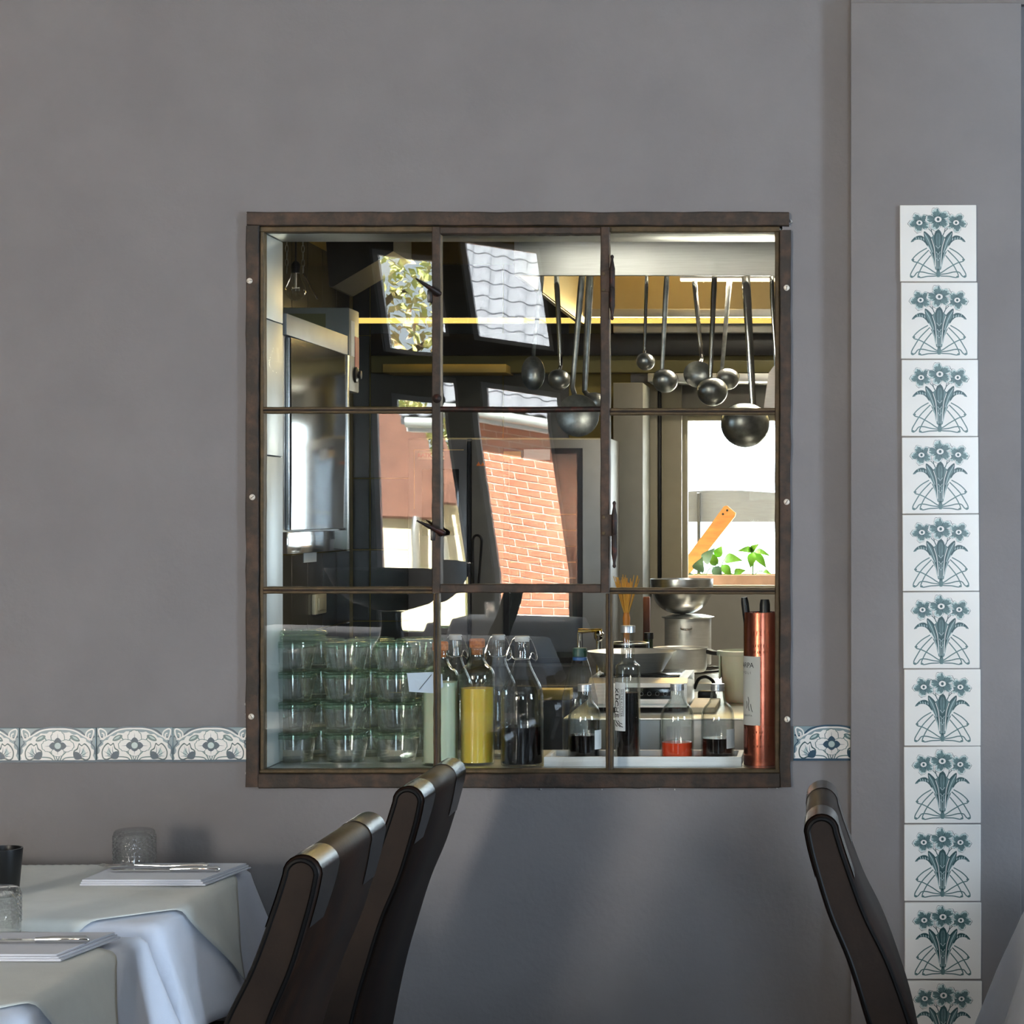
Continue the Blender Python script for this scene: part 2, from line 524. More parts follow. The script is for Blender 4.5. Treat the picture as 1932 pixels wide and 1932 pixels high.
# right wall with the side window opening
b = nb()
sy0, sy1, sz0, sz1 = -3.2, -2.3, 0.55, 2.3
for a_, c_ in (((RX1, RY0 - 0.2, 0), (RX1 + 0.15, sy0, CEIL)), ((RX1, sy1, 0), (RX1 + 0.15, WT, CEIL)), ((RX1, sy0, 0), (RX1 + 0.15, sy1, sz0)), ((RX1, sy0, sz1), (RX1 + 0.15, sy1, CEIL))):
    box(b, a_, c_)
struct('wall_right', b, M['plaster'], 0)

# wall opposite the kitchen window, with its tall windows (seen mirrored in the panes)
WINS = []      # (x0, x1, z0, z1) openings
AX0, AX1, BX0, BX1 = -2.41, -1.87, -3.02, -2.56
UZ0, UZ1, LZ0, LZ1 = 2.55, 3.24, 0.60, 2.28
WINS += [(AX0, AX1, UZ0, UZ1), (AX0, AX1, LZ0, LZ1), (BX0, BX1, UZ0, UZ1), (BX0, BX1, LZ0, LZ1)]
WINS += [(-5.7, -4.1, 0.6, 2.9), (1.15, 2.65, 0.75, 3.05)]
xs = sorted({RX0, RX1} | {w[0] for w in WINS} | {w[1] for w in WINS})
b = nb()
for i in range(len(xs) - 1):
    xa, xb = xs[i], xs[i + 1]
    cuts = sorted([(w[2], w[3]) for w in WINS if w[0] <= xa + 1e-6 and w[1] >= xb - 1e-6])
    z = 0.0
    for (c0, c1) in cuts + [(CEIL, CEIL)]:
        if c0 - z > 1e-4:
            box(b, (xa, RY0 - 0.2, z), (xb, RY0, c0))
        z = c1
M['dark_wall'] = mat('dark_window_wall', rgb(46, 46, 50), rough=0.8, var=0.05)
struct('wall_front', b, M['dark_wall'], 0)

# white frames with panes in those windows
M['white_frame'] = mat('white_painted_frame', rgb(216, 218, 222), rough=0.4, var=0.02)
for n, (x0, x1, z0, z1) in enumerate(WINS):
    w = bpy.data.objects.new('window_%d' % (n + 2), None)
    COL.objects.link(w)
    w.location = ((x0 + x1) / 2, RY0 - 0.1, z0)
    ORG[w.name] = Vector(w.location)
    w['kind'] = 'structure'
    b = nb()
    fw = 0.035
    y0, y1 = RY0 - 0.14, RY0 - 0.08
    box(b, (x0, y0, z0), (x0 + fw, y1, z1)); box(b, (x1 - fw, y0, z0), (x1, y1, z1))
    box(b, (x0 + fw, y0, z0), (x1 - fw, y1, z0 + fw)); box(b, (x0 + fw, y0, z1 - fw), (x1 - fw, y1, z1))
    obj('window_frame', b, M['white_frame'], w, smooth=0)
    b = nb(); box(b, (x0 + fw, RY0 - 0.115, z0 + fw), (x1 - fw, RY0 - 0.109, z1 - fw))
    obj('pane', b, M['pane_far'], w, smooth=0)
w = bpy.data.objects.new('window_8', None); COL.objects.link(w); w.location = (RX1 + 0.08, (sy0 + sy1) / 2, sz0); ORG[w.name] = Vector(w.location); w['kind'] = 'structure'
b = nb()
for a_, c_ in (((RX1 + 0.03, sy0, sz0), (RX1 + 0.09, sy0 + 0.05, sz1)), ((RX1 + 0.03, sy1 - 0.05, sz0), (RX1 + 0.09, sy1, sz1)),
               ((RX1 + 0.03, sy0 + 0.05, sz0), (RX1 + 0.09, sy1 - 0.05, sz0 + 0.05)), ((RX1 + 0.03, sy0 + 0.05, sz1 - 0.05), (RX1 + 0.09, sy1 - 0.05, sz1))):
    box(b, a_, c_)
obj('window_frame', b, M['white_frame'], w, smooth=0)
b = nb(); box(b, (RX1 + 0.055, sy0 + 0.05, sz0 + 0.05), (RX1 + 0.06, sy1 - 0.05, sz1 - 0.05)); obj('pane', b, M['pane_far'], w, smooth=0)

# pilaster on the right that carries the flower tiles
PY = -0.035
b = nb(); box(b, (px_x(1605, PY), PY, 0), (px_x(1927, PY), 0, px_z(5, PY)), bev=0.003)
pil = struct('pilaster', b, M['plaster'])
b = nb(); box(b, (px_x(1605, PY), -0.02, px_z(5, PY)), (RX1, 0, CEIL), bev=0.002)
struct('trim_1', b, M['plaster'])

# ------------------------------------------------------------------ printed tiles
TB = 0.006     # tile thickness
class Print:
    """flat print on a glazed tile, drawn in tile units (pixels of a sketch) on the tile face"""
    def __init__(self, cx, cy, unit):
        self.bm = nb(); self.cx, self.cy, self.u, self.layer = cx, cy, unit, 0
    def pt(self, p):
        return Vector(((p[0] - self.cx) * self.u, -TB - 0.00008 - 0.000006 * self.layer, -(p[1] - self.cy) * self.u))
    def poly(self, pts, mi):
        self.layer += 1
        vs = [self.bm.verts.new(self.pt(p)) for p in pts]
        f = self.bm.faces.new(vs); f.material_index = mi
    def curve(self, pts, mi, n=6):
        c = catmull([(p[0], p[1], 0) for p in pts], n, closed=True)
        self.poly([(p.x, p.y) for p in c], mi)
    def stroke(self, pts, w, mi, n=7, closed=False, taper=False):
        self.layer += 1
        c = catmull([(p[0], p[1], 0) for p in pts], n, closed)
        N = len(c)
        rows = []
        for i in range(N):
            t = (c[(i + 1) % N] - c[(i - 1) % N]) if closed else (c[min(i + 1, N - 1)] - c[max(i - 1, 0)])
            t.normalize()
            nrm = Vector((-t.y, t.x, 0))
            ww = w[0] + (w[1] - w[0]) * i / (N - 1) if isinstance(w, tuple) else w
            if taper:
                ww *= (1 - i / (N - 1)) * 0.9 + 0.1
            rows.append((self.bm.verts.new(self.pt(c[i] + nrm * ww / 2)), self.bm.verts.new(self.pt(c[i] - nrm * ww / 2))))
        for i in range(N if closed else N - 1):
            A, B = rows[i], rows[(i + 1) % N]
            f = self.bm.faces.new((A[0], A[1], B[1], B[0])); f.material_index = mi
    def flower(self, x, y, R, petals=5, rot=0.0, sx=1.0, dark=0, mid=1, light=2, white=3, seed=1):
        rnd = random.Random(seed)
        def ring(k, jag=0.0, depth=0.2):
            out = []
            for i in range(60):
                a = 2 * PI * i / 60
                r = R * k * (1 - depth * (1 - abs(math.cos(petals / 2 * (a - rot)))) ** 1.3 + jag * (rnd.random() - 0.5))
                r *= 1 + 0.04 * math.sin(3 * petals * a)
                out.append((x + sx * r * math.cos(a), y + 0.92 * r * math.sin(a)))
            return out
        self.poly(ring(1.0, 0.03, 0.42), dark)
        self.poly(ring(0.965, 0.02, 0.42), white)
        self.poly(ring(0.90, 0.14, 0.42), light)
        self.poly(ring(0.78, 0.34, 0.44), mid)
        for i in range(petals):
            a = rot + 2 * PI * (i + 0.5) / petals
            self.stroke([(x + sx * 0.2 * R * math.cos(a), y + 0.2 * R * math.sin(a)), (x + sx * 0.7 * R * math.cos(a + 0.04), y + 0.66 * R * math.sin(a + 0.04))], R * 0.10, dark, 3, taper=True)
            for da in (-0.34, -0.17, 0.17, 0.34):
                a2 = rot + 2 * PI * i / petals + da
                L = 0.55 + 0.15 * rnd.random()
                self.stroke([(x + sx * 0.22 * R * math.cos(a2), y + 0.2 * R * math.sin(a2)), (x + sx * L * R * math.cos(a2), y + L * 0.92 * R * math.sin(a2))], R * 0.035, dark, 2, taper=True)
        self.poly([(x + sx * 0.27 * R * math.cos(t * PI / 8), y + 0.22 * R * math.sin(t * PI / 8)) for t in range(16)], white)
        self.poly([(x + sx * 0.11 * R * math.cos(t * PI / 6), y + 0.12 * R * math.sin(t * PI / 6)) for t in range(12)], dark)

def mirror(pts, ax):
    return [(2 * ax - p[0], p[1]) for p in pts]

def column_print():
    p = Print(547, 534, 0.15 / 885)
    D_, Mi, L_, W_ = 0, 1, 2, 3
    ax = 547
    whips = [[(425, 585), (330, 640), (262, 705), (262, 738), (330, 760), (430, 815), (500, 862), (547, 885)],
             [(440, 612), (330, 725), (262, 830), (232, 890), (242, 922), (275, 905), (310, 865), (370, 862), (450, 880), (547, 892)],
             [(462, 672), (380, 775), (338, 850), (318, 905), (345, 925), (420, 912), (500, 908), (547, 902)]]
    for wpts in whips:
        for q in (wpts, mirror(wpts, ax)):
            p.stroke(q, 13, Mi, 8)
    for c in ((258, 722), (240, 912), (325, 916)):
        for q in (c, (2 * ax - c[0], c[1])):
            p.poly([(q[0] + 17 * math.cos(t * PI / 6), q[1] + 12 * math.sin(t * PI / 6)) for t in range(12)], Mi)
    p.poly([(532, 820), (562, 820), (572, 890), (562, 920), (532, 920), (522, 890)], Mi)
    # stems
    for q in ([(370, 320), (470, 400), (520, 520)], [(465, 350), (480, 420), (520, 500)]):
        p.stroke(q, 8, D_, 5); p.stroke(mirror(q, ax), 8, D_, 5)
    p.curve([(395, 410), (450, 470), (500, 440), (547, 400), (594, 440), (644, 470), (699, 410), (690, 520), (640, 640), (590, 760), (575, 835), (520, 835), (505, 760), (455, 640), (405, 520)], Mi)
    # outer drooping leaves
    for mm in (False, True):
        f = (lambda q: mirror(q, ax)) if mm else (lambda q: q)
        p.curve(f([(235, 520), (280, 465), (340, 445), (385, 465), (440, 540), (480, 640), (500, 720), (470, 660), (420, 585), (370, 530), (300, 508)]), D_)
        p.curve(f([(262, 508), (310, 492), (370, 505), (430, 570), (470, 640), (430, 600), (380, 545), (320, 518)]), W_)
        p.stroke(f([(240, 518), (320, 480), (395, 500), (450, 580), (500, 720)]), 9, Mi, 6)
        for k in range(4):
            p.stroke(f([(300 + 28 * k, 486 + k * 5), (292 + 30 * k, 460 + 4 * k)]), 7, L_, 2)
        # inner leaves
        p.curve(f([(385, 398), (430, 425), (480, 490), (510, 600), (520, 720), (520, 830), (505, 800), (480, 690), (450, 600), (405, 540), (388, 470)]), D_)
        p.curve(f([(400, 430), (440, 470), (470, 540), (492, 640), (470, 610), (430, 545), (402, 490)]), Mi)
        p.stroke(f([(470, 480), (500, 580), (512, 700), (516, 800)]), 7, W_, 5)
        p.stroke(f([(430, 560), (470, 640), (498, 740), (512, 820)]), 8, L_, 5)
        p.stroke(f([(392, 420), (445, 520), (485, 640)]), 6, L_, 5)
    # centre leaf
    p.curve([(547, 375), (582, 410), (592, 470), (582, 560), (566, 700), (558, 835), (536, 835), (528, 700), (512, 560), (500, 470), (512, 410)], D_)
    p.curve([(547, 410), (570, 440), (574, 500), (560, 590), (547, 620), (534, 590), (520, 500), (524, 440)], Mi)
    p.stroke([(547, 395), (547, 620)], 7, D_, 3)
    for k in range(3):
        p.stroke([(520 + 4 * k, 560 + 70 * k), (547, 590 + 70 * k), (574 - 4 * k, 560 + 70 * k)], 6, L_, 3)
    for xx in (526, 540, 554, 568):
        p.stroke([(547 + (xx - 547) * 1.6, 660), (xx, 825)], 5, L_, 2)
    p.flower(334, 300, 130, 5, 0.5, 1.0, seed=3)
    p.flower(752, 300, 128, 5, 0.2, 1.0, seed=5)
    p.flower(547, 262, 150, 5, -0.6, 1.0, seed=9)
    return p.bm

def side_flower(p, cx, cy, f, D_, Mi, L_, W_):
    # cup flower seen from the side
    p.curve(f([(-58, 45), (-66, 0), (-50, -40), (-22, -66), (0, -52), (20, -66), (34, -30), (58, -10), (60, 25), (40, 52), (0, 50), (-30, 60)]), D_)
    p.curve(f([(-52, 38), (-58, 0), (-44, -34), (-20, -56), (0, -44), (18, -54), (28, -22), (50, -6), (48, 20), (30, 40), (-4, 40), (-30, 50)]), W_)
    p.curve(f([(0, 40), (18, 5), (50, -4), (60, 25), (42, 52)]), 4)
    p.curve(f([(-10, 36), (0, 0), (-8, -30), (-30, 5)]), L_)
    for q in ([(20, 35), (-10, -10), (-20, -45)], [(20, 35), (-25, 10), (-48, -5)], [(20, 38), (-20, 30), (-46, 32)], [(24, 28), (14, -10), (14, -42)]):
        p.stroke(f(q), 7, 4, 4, taper=True)

def border_print():
    p = Print(418, 253, 0.15 / 557)
    D_, Mi, L_, W_, N_ = 0, 1, 2, 3, 4
    ax = 418
    # white half-round field with a scalloped rim
    arch = []
    for i in range(41):
        a = PI - PI * i / 40
        k = 1 + 0.03 * math.sin(i * 1.9)
        arch.append((ax + 262 * k * math.cos(a), 352 - 196 * (math.sin(a) ** 0.8) * k))
    p.poly([(ax - 272, 362)] + arch + [(ax + 272, 362)], W_)
    p.stroke([(150, 190), (200, 200), (260, 150), (340, 128), (ax, 124), (496, 128), (576, 150), (636, 200), (686, 190)], 13, N_, 7)
    p.stroke([(170, 215), (225, 190), (290, 152), (350, 138), (ax, 136), (486, 138), (546, 152), (611, 190), (666, 215)], 11, W_, 7)
    for mm in (False, True):
        f0 = (lambda q: mirror(q, ax)) if mm else (lambda q: q)
        p.stroke(f0([(196, 212), (215, 185), (205, 155), (172, 138), (158, 150), (168, 195), (190, 215), (196, 180), (180, 168)]), 10, W_, 6)
        p.stroke(f0([(150, 320), (152, 270), (175, 240), (168, 222)]), 8, N_, 5)
        p.stroke(f0([(385, 362), (360, 345), (300, 340), (250, 348)]), 8, Mi, 5)
        p.stroke(f0([(400, 362), (386, 330), (350, 290), (340, 230), (310, 190), (270, 205)]), 8, Mi, 5)
        p.curve(f0([(258, 222), (275, 195), (310, 180), (330, 188), (318, 210), (285, 226)]), Mi)
        p.curve(f0([(268, 216), (285, 198), (312, 188), (300, 206)]), L_)
        g = (lambda q: mirror([(245 + a_, 305 + c_) for a_, c_ in q], ax)) if mm else (lambda q: [(245 + a_, 305 + c_) for a_, c_ in q])
        side_flower(p, 245, 305, g, D_, Mi, L_, W_)
        p.stroke(f0([(415, 362), (404, 330), (395, 310)]), 7, Mi, 3)
    # centre flower with four petals
    for (dx, dy, rx, ry) in ((0, -58, 52, 56), (-62, 0, 58, 46), (62, 0, 58, 46), (0, 46, 48, 34)):
        pts = [(ax + dx + rx * math.cos(t * PI / 12) * (1 + 0.06 * math.sin(t * 2.6)), 258 + dy + ry * math.sin(t * PI / 12) * (1 + 0.06 * math.sin(t * 2.6))) for t in range(24)]
        p.poly(pts, Mi)
        p.poly([(ax + dx + 0.9 * (q[0] - ax - dx), 258 + dy + 0.9 * (q[1] - 258 - dy)) for q in pts], W_)
    for (dx, dy) in ((0, -62), (-66, 2), (66, 2), (0, 46)):
        n = Vector((-dy, dx)).normalized() * 27
        p.curve([(ax, 258), (ax + dx * 0.5 + n.x, 258 + dy * 0.5 + n.y), (ax + dx * 0.95, 258 + dy * 0.95), (ax + dx * 0.5 - n.x, 258 + dy * 0.5 - n.y)], 4)
        p.stroke([(ax + dx * 0.4, 258 + dy * 0.4), (ax + dx * 1.45, 258 + dy * 1.45)], 7, N_, 3, taper=True)
    p.poly([(ax + 25 * math.cos(t * PI / 8), 258 + 25 * math.sin(t * PI / 8)) for t in range(16)], L_)
    p.stroke([(ax + 25 * math.cos(t * PI / 8), 258 + 25 * math.sin(t * PI / 8)) for t in range(16)], 4, D_, 2, closed=True)
    p.poly([(140, 361), (696, 361), (696, 378), (140, 378)], N_)
    return p.bm

PRM = [M['pr_dark'], M['pr_mid'], M['pr_light'], M['tile_white'], M['pr_navy']]
def tile_body(w, h):
    b = nb(); box(b, (-w / 2, -TB, -h / 2), (w / 2, 0.0, h / 2), bev=0.0012, seg=1); return b

tx = [1697, 1699, 1700, 1701, 1702, 1703, 1705, 1705, 1705, 1706, 1707]
ty = [386, 532, 678, 824, 970, 1116, 1262, 1408, 1555, 1702, 1850]
YT = PY - TB
body0 = None
for i in range(11):
    c = P(tx[i] + 73, ty[i] + 73, YT)
    if body0 is None:
        t0 = obj('tile', tile_body(0.1482, 0.1482), M['tile_white'], pil, local=True)
        pr0 = obj('print', column_print(), PRM, t0, local=True, smooth=0)
        body0, t = t0, t0
    else:
        t = body0.copy(); COL.objects.link(t); t.parent = pil
        q = pr0.copy(); COL.objects.link(q); q.parent = t
    t.location = (c.x, PY, c.z)
    t.rotation_euler = (0, random.uniform(-0.006, 0.006), random.uniform(-0.003, 0.003))

bb0 = None
for px0 in [-108 - 145 * k for k in range(8, 0, -1)] + [-108, 37, 182, 326]:
    c = P(px0 + 72, 1405 + (1 if px0 < 182 else 0), -TB)
    if bb0 is None:
        t0 = obj('border_tile', tile_body(0.1488, 0.0675), M['tile_grey'], wall_kitchen, local=True)
        bp0 = obj('print', border_print(), PRM, t0, local=True, smooth=0)
        bb0, t = t0, t0
    else:
        t = bb0.copy(); COL.objects.link(t); t.parent = wall_kitchen
        q = bp0.copy(); COL.objects.link(q); q.parent = t
    t.location = (c.x, 0, c.z)
    t.rotation_euler = (0, random.uniform(-0.006, 0.006), 0)
# the tile right of the window is cut where the pilaster starts
wcut = (1605 - 1497) * S(0)
tb = nb(); box(tb, (-0.0744, -TB, -0.03375), (-0.0744 + wcut, 0, 0.03375), bev=0.001, seg=1)
t = obj('border_tile', tb, M['tile_grey'], wall_kitchen, local=True)
pb = border_print()
bmesh.ops.bisect_plane(pb, geom=list(pb.verts) + list(pb.edges) + list(pb.faces), plane_co=(-0.0744 + wcut - 0.001, 0, 0), plane_no=(1, 0, 0), clear_outer=True)
obj('print', pb, PRM, t, local=True, smooth=0)
t.location = (px_x(1497) + 0.0744, 0, P(0, 1402, 0).z)

# ------------------------------------------------------------------ the steel window
win = bpy.data.objects.new('window_1', None)
COL.objects.link(win)
win.location = ((OX0 + OX1) / 2, 0, OZ0)
ORG[win.name] = Vector(win.location)
win['kind'] = 'structure'
win['label'] = 'rusty brown steel window with nine panes in the grey wall'

def rough_bar(p0, p1, y0, y1, jit=0.0008, n=26, seed=0, round_=0.0):
    """steel bar between two pixel corners (px,py) of the wall plane, with slightly uneven edges"""
    rnd = random.Random(seed)
    x0, x1 = sorted((px_x(p0[0]), px_x(p1[0])))
    z0, z1 = sorted((px_z(p0[1]), px_z(p1[1])))
    b = nb()
    horiz = (x1 - x0) > (z1 - z0)
    rows = []
    for i in range(n + 1):
        t = i / n
        j = lambda: rnd.uniform(-jit, jit)
        ch = 0.0018
        if horiz:
            x = x0 + (x1 - x0) * t
            a, c = z0 + j(), z1 + j()
            pts = [(x, y1, a), (x, y0 + ch, a), (x, y0, a + ch), (x, y0, c - ch), (x, y0 + ch, c), (x, y1, c)]
        else:
            z = z0 + (z1 - z0) * t
            a, c = x0 + j(), x1 + j()
            pts = [(a, y1, z), (a, y0 + ch, z), (a + ch, y0, z), (c - ch, y0, z), (c, y0 + ch, z), (c, y1, z)]
        rows.append([b.verts.new(q) for q in pts])
    for i in range(n):
        for k in range(6):
            b.faces.new((rows[i][k], rows[i][(k + 1) % 6], rows[i + 1][(k + 1) % 6], rows[i + 1][k]))
    b.faces.new(rows[0]); b.faces.new(rows[-1][::-1])
    return b

bars = [((468, 401), (1489, 427), -0.010, 0.02, 'rust'), ((466, 427), (490, 1484), -0.010, 0.02, 'rust'), ((1471, 435), (1492, 1484), -0.010, 0.02, 'rust'), ((490, 1459), (1471, 1486), -0.010, 0.02, 'rust'),
        # inner glazing rebate
        ((490, 427), (1471, 438), -0.002, 0.022, 'rust_light'), ((490, 438), (498, 1452), -0.002, 0.022, 'rust_light'), ((1462, 438), (1471, 1452), -0.002, 0.022, 'rust_light'), ((490, 1451), (1471, 1459), -0.002, 0.022, 'rust_light')]
for i, (p0, p1, y0, y1, mm) in enumerate(bars):
    obj('frame_bar', rough_bar(p0, p1, y0, y1, seed=i, jit=0.0010 if i < 4 else 0.0005), M[mm], win)
gl = [((498, 768), (817, 780)), ((1150, 770), (1462, 783)), ((498, 1107), (817, 1120)), ((1150, 1109), (1462, 1121)), ((818, 1120), (829, 1452)), ((1143, 1120), (1156, 1452))]
for i, (p0, p1) in enumerate(gl):
    o = obj('glazing_bar', rough_bar(p0, p1, -0.004, 0.018, jit=0.0004, seed=30 + i), M['rust_light'], win)
    # raised rib of the T-section
    (xa, ya), (xb, yb) = p0, p1
    if abs(xb - xa) > abs(yb - ya):
        m_ = (ya + yb) / 2; q0, q1 = (xa, m_ - 1.8), (xb, m_ + 1.8)
    else:
        m_ = (xa + xb) / 2; q0, q1 = (m_ - 1.8, ya), (m_ + 1.8, yb)
    obj('rib', rough_bar(q0, q1, -0.008, -0.0035, jit=0.0003, seed=60 + i), M['rust'], o)
# opening sash in the middle column
sash = bpy.data.objects.new('sash', None); COL.objects.link(sash); sash.parent = win; ORG[sash.name] = ORG[win.name]
for i, (p0, p1, mm) in enumerate([((817, 430), (833, 1118), 'rust'), ((1134, 430), (1151, 1118), 'rust'), ((833, 430), (1134, 443), 'rust'), ((833, 1102), (1134, 1118), 'rust')]):
    obj('sash_bar', rough_bar(p0, p1, -0.013, 0.015, jit=0.0005, seed=80 + i), M[mm], sash)
b = nb(); tube(b, [P(831, 772, -0.006), P(1000, 773, -0.006), P(1136, 772, -0.006)], 0.0055, 10); obj('sash_bar', b, M['rust_dark'], sash)

# panes: old glass, each a little tilted and twisted
PROW = [(437, 768), (780, 1107), (1120, 1452)]
PCOL = [(496, 818), (832, 1135), (1150, 1464)]
#  (row, col): tilt about Z (shifts the mirror image sideways), tilt about X (up/down), twist
WARP = {(0, 0): (0.0, 0.0, 0.022), (0, 1): (0.0, 0.0, 0.024), (0, 2): (0.0, 0.0, 0.008),
        (1, 0): (0.002, 0.0, 0.006), (1, 1): (-0.004, 0.0, 0.024), (1, 2): (0.0, 0.0, 0.006),
        (2, 0): (0.0, 0.0, 0.006), (2, 1): (-0.008, 0.0, 0.004), (2, 2): (0.0, 0.0, 0.004)}
def pane_mesh(r, c):
    (ya, yb), (xa, xb) = PROW[r], PCOL[c]
    x0, x1, z0, z1 = px_x(xa - 3), px_x(xb + 3), px_z(yb + 3), px_z(ya - 3)
    cx, cz = (x0 + x1) / 2, (z0 + z1) / 2
    tz, txx, k = WARP[(r, c)]
    yf = 0.004
    def srf(off):
        def fn(u, v):
            x, z = x0 + (x1 - x0) * u, z0 + (z1 - z0) * v
            dx, dz = x - cx, z - cz
            return (x, yf + off + tz * dx + txx * dz + k * dx * dz, z)
        return fn
    b = nb()
    A = grid(b, srf(0), 10, 10)
    B = grid(b, srf(0.003), 10, 10)
    n = 10
    rimA = [A[i][0] for i in range(n)] + [A[n][j] for j in range(n)] + [A[i][n] for i in range(n, 0, -1)] + [A[0][j] for j in range(n, 0, -1)]
    rimB = [B[i][0] for i in range(n)] + [B[n][j] for j in range(n)] + [B[i][n] for i in range(n, 0, -1)] + [B[0][j] for j in range(n, 0, -1)]
    for i in range(len(rimA)):
        j = (i + 1) % len(rimA)
        b.faces.new((rimA[i], rimA[j], rimB[j], rimB[i]))
    return b
for r in range(3):
    for c in range(3):
        obj('pane', pane_mesh(r, c), M['pane'], win, smooth=30)

# hinges (turned knuckles with ball ends) and leaf plates
for (hx, hy0, hy1, ly) in ((1156.5, 482, 606, 532), (1160.5, 945, 1072, 991)):
    hy = -0.016
    z1, z0 = px_z(hy0), px_z(hy1)
    L = z1 - z0
    prof = [(0, 0), (0.0028, 0.002), (0.0036, 0.005), (0.0026, 0.008), (0.0026, 0.012), (0.0048, 0.024), (0.0056, 0.027), (0.0056, L / 2 - 0.001), (0.0050, L / 2), (0.0056, L / 2 + 0.001), (0.0056, L - 0.027), (0.0048, L - 0.024), (0.0026, L - 0.012), (0.0026, L - 0.008), (0.0036, L - 0.005), (0.0028, L - 0.002), (0, L)]
    b = nb(); lathe(b, prof, (px_x(hx), hy, z0), 14)
    h = obj('hinge', b, M['rust_dark'], win)
    b = nb(); box(b, (px_x(1136), -0.0155, px_z(ly + 20)), (px_x(hx), -0.0125, px_z(ly - 20)), bev=0.0008); obj('hinge_plate', b, M['rust'], h)
    for dy in (-15, 15):
        b = nb(); lathe(b, [(0.0034, 0), (0.003, 0.0018), (0, 0.0026)], P(1139, ly + dy, -0.0155), 12, mtx=Matrix.Rotation(PI / 2, 4, 'X')); obj('rivet', b, M['rust_light'], h)
# latches on the left side of the sash
for (x0, y0, x1, y1, kx, ky) in ((784, 525, 826, 553, 812, 558), (786, 982, 834, 1005, 818, 1008)):
    b = nb()
    a_, c_ = P(x0, y0, -0.045), P(x1, y1, -0.018)
    tube(b, [a_, a_.lerp(c_, 0.35), a_.lerp(c_, 0.75), c_, c_ + Vector((0.004, 0.004, -0.001))], [0.0012, 0.0036, 0.0052, 0.0065, 0.005], 10)
    lt = obj('latch', b, M['rust_dark'], win)
    b = nb(); lathe(b, [(0.0075, 0), (0.0075, 0.004), (0.004, 0.007), (0, 0.0075)], P(x1 - 2, y1, -0.013), 14, mtx=Matrix.Rotation(PI / 2, 4, 'X')); obj('pivot', b, M['rust_dark'], lt)
    b = nb(); box(b, P(kx - 6, ky + 12, -0.014), P(kx + 5, ky - 10, -0.004), bev=0.001); obj('keeper', b, M['black'], lt)
b = nb(); lathe(b, [(0.009, 0), (0.009, 0.003), (0.004, 0.007), (0, 0.008)], P(825, 752, -0.013), 14, mtx=Matrix.Rotation(PI / 2, 4, 'X')); obj('knob', b, M['rust_dark'], win)
for (sx, sy) in ((471, 530), (476, 938), (474, 1352), (1484, 543), (1484, 947), (1485, 1357)):
    b = nb(); lathe(b, [(0.0058, 0), (0.0056, 0.0015), (0.004, 0.0026), (0, 0.003)], P(sx, sy, -0.010), 16, mtx=Matrix.Rotation(PI / 2, 4, 'X'))
    sc = obj('screw', b, M['screw'], win)
    b = nb(); an = random.uniform(0, PI); d = Vector((math.cos(an), 0, math.sin(an))) * 0.0042
    c0 = P(sx, sy, -0.01315); tube(b, [c0 - d, c0 + d], 0.0005, 4); obj('slot', b, M['rust_dark'], sc)
# flaked white plaster crumbs along the frame edge are wear of the wall, kept as thin uneven fillets
b = nb()
rnd = random.Random(4)
for (px0, py0, px1, py1, n) in ((462, 1325, 468, 1368, 9), (464, 402, 470, 412, 3), (1488, 403, 1494, 432, 5), (463, 1450, 468, 1464, 4), (700, 1485, 1480, 1490, 16)):
    for i in range(n):
        c = P(rnd.uniform(px0, px1), rnd.uniform(py0, py1), -0.001)
        lathe(b, [(0, -0.002), (rnd.uniform(0.0015, 0.0032), 0), (0, 0.0022)], c, 6)
M['chip'] = mat('white_plaster_chips', rgb(188, 184, 180), rough=0.9, var=0.1)
o = obj('plaster_chips', b, M['chip'], win, kind='stuff')
# ------------------------------------------------------------------ kitchen shell
KX0, KX1, KY1, KC = -1.5, 1.3, 2.6, 2.5
rx = px_x(497); rz1 = px_z(438); rz0 = px_z(1453); rxr = px_x(1463)
RV = 0.150
b = nb(); box(b, (OX0, 0.023, rz1), (OX1, RV, OZ1 - 0.001), bev=0.001); struct('trim_2', b, M['steel_h'])
rev = bpy.data.objects.new('trim_3', None); COL.objects.link(rev); rev['kind'] = 'structure'; rev.location = (rx, 0.08, rz0); ORG[rev.name] = Vector(rev.location)
zs = [rz0, px_z(858.5), px_z(599), rz1]
for i in range(3):
    b = nb(); box(b, (OX0 + 0.001, 0.023, zs[i] + 0.0012), (rx, RV, zs[i + 1] - 0.0012), bev=0.0008)
    obj('panel', b, M['steel_panel'], rev)
b = nb(); box(b, (rxr, 0.023, rz0), (OX1 - 0.001, RV, rz1), bev=0.001); struct('trim_4', b, M['steel_panel'])
SILL = rz0
# sill: inside the opening it is narrower than the shelf behind the wall
b = nb(); box(b, (OX0 + 0.001, 0.023, SILL - 0.015), (OX1 - 0.001, WT, SILL)); box(b, (KX0 + 0.01, WT + 0.001, SILL - 0.03), (KX1 - 0.01, 0.36, SILL))
pass_shelf = obj('pass_shelf', b, M['steel_h'], smooth=0)
tag(pass_shelf, 'steel shelf behind the window that carries jars and bottles', 'shelf')

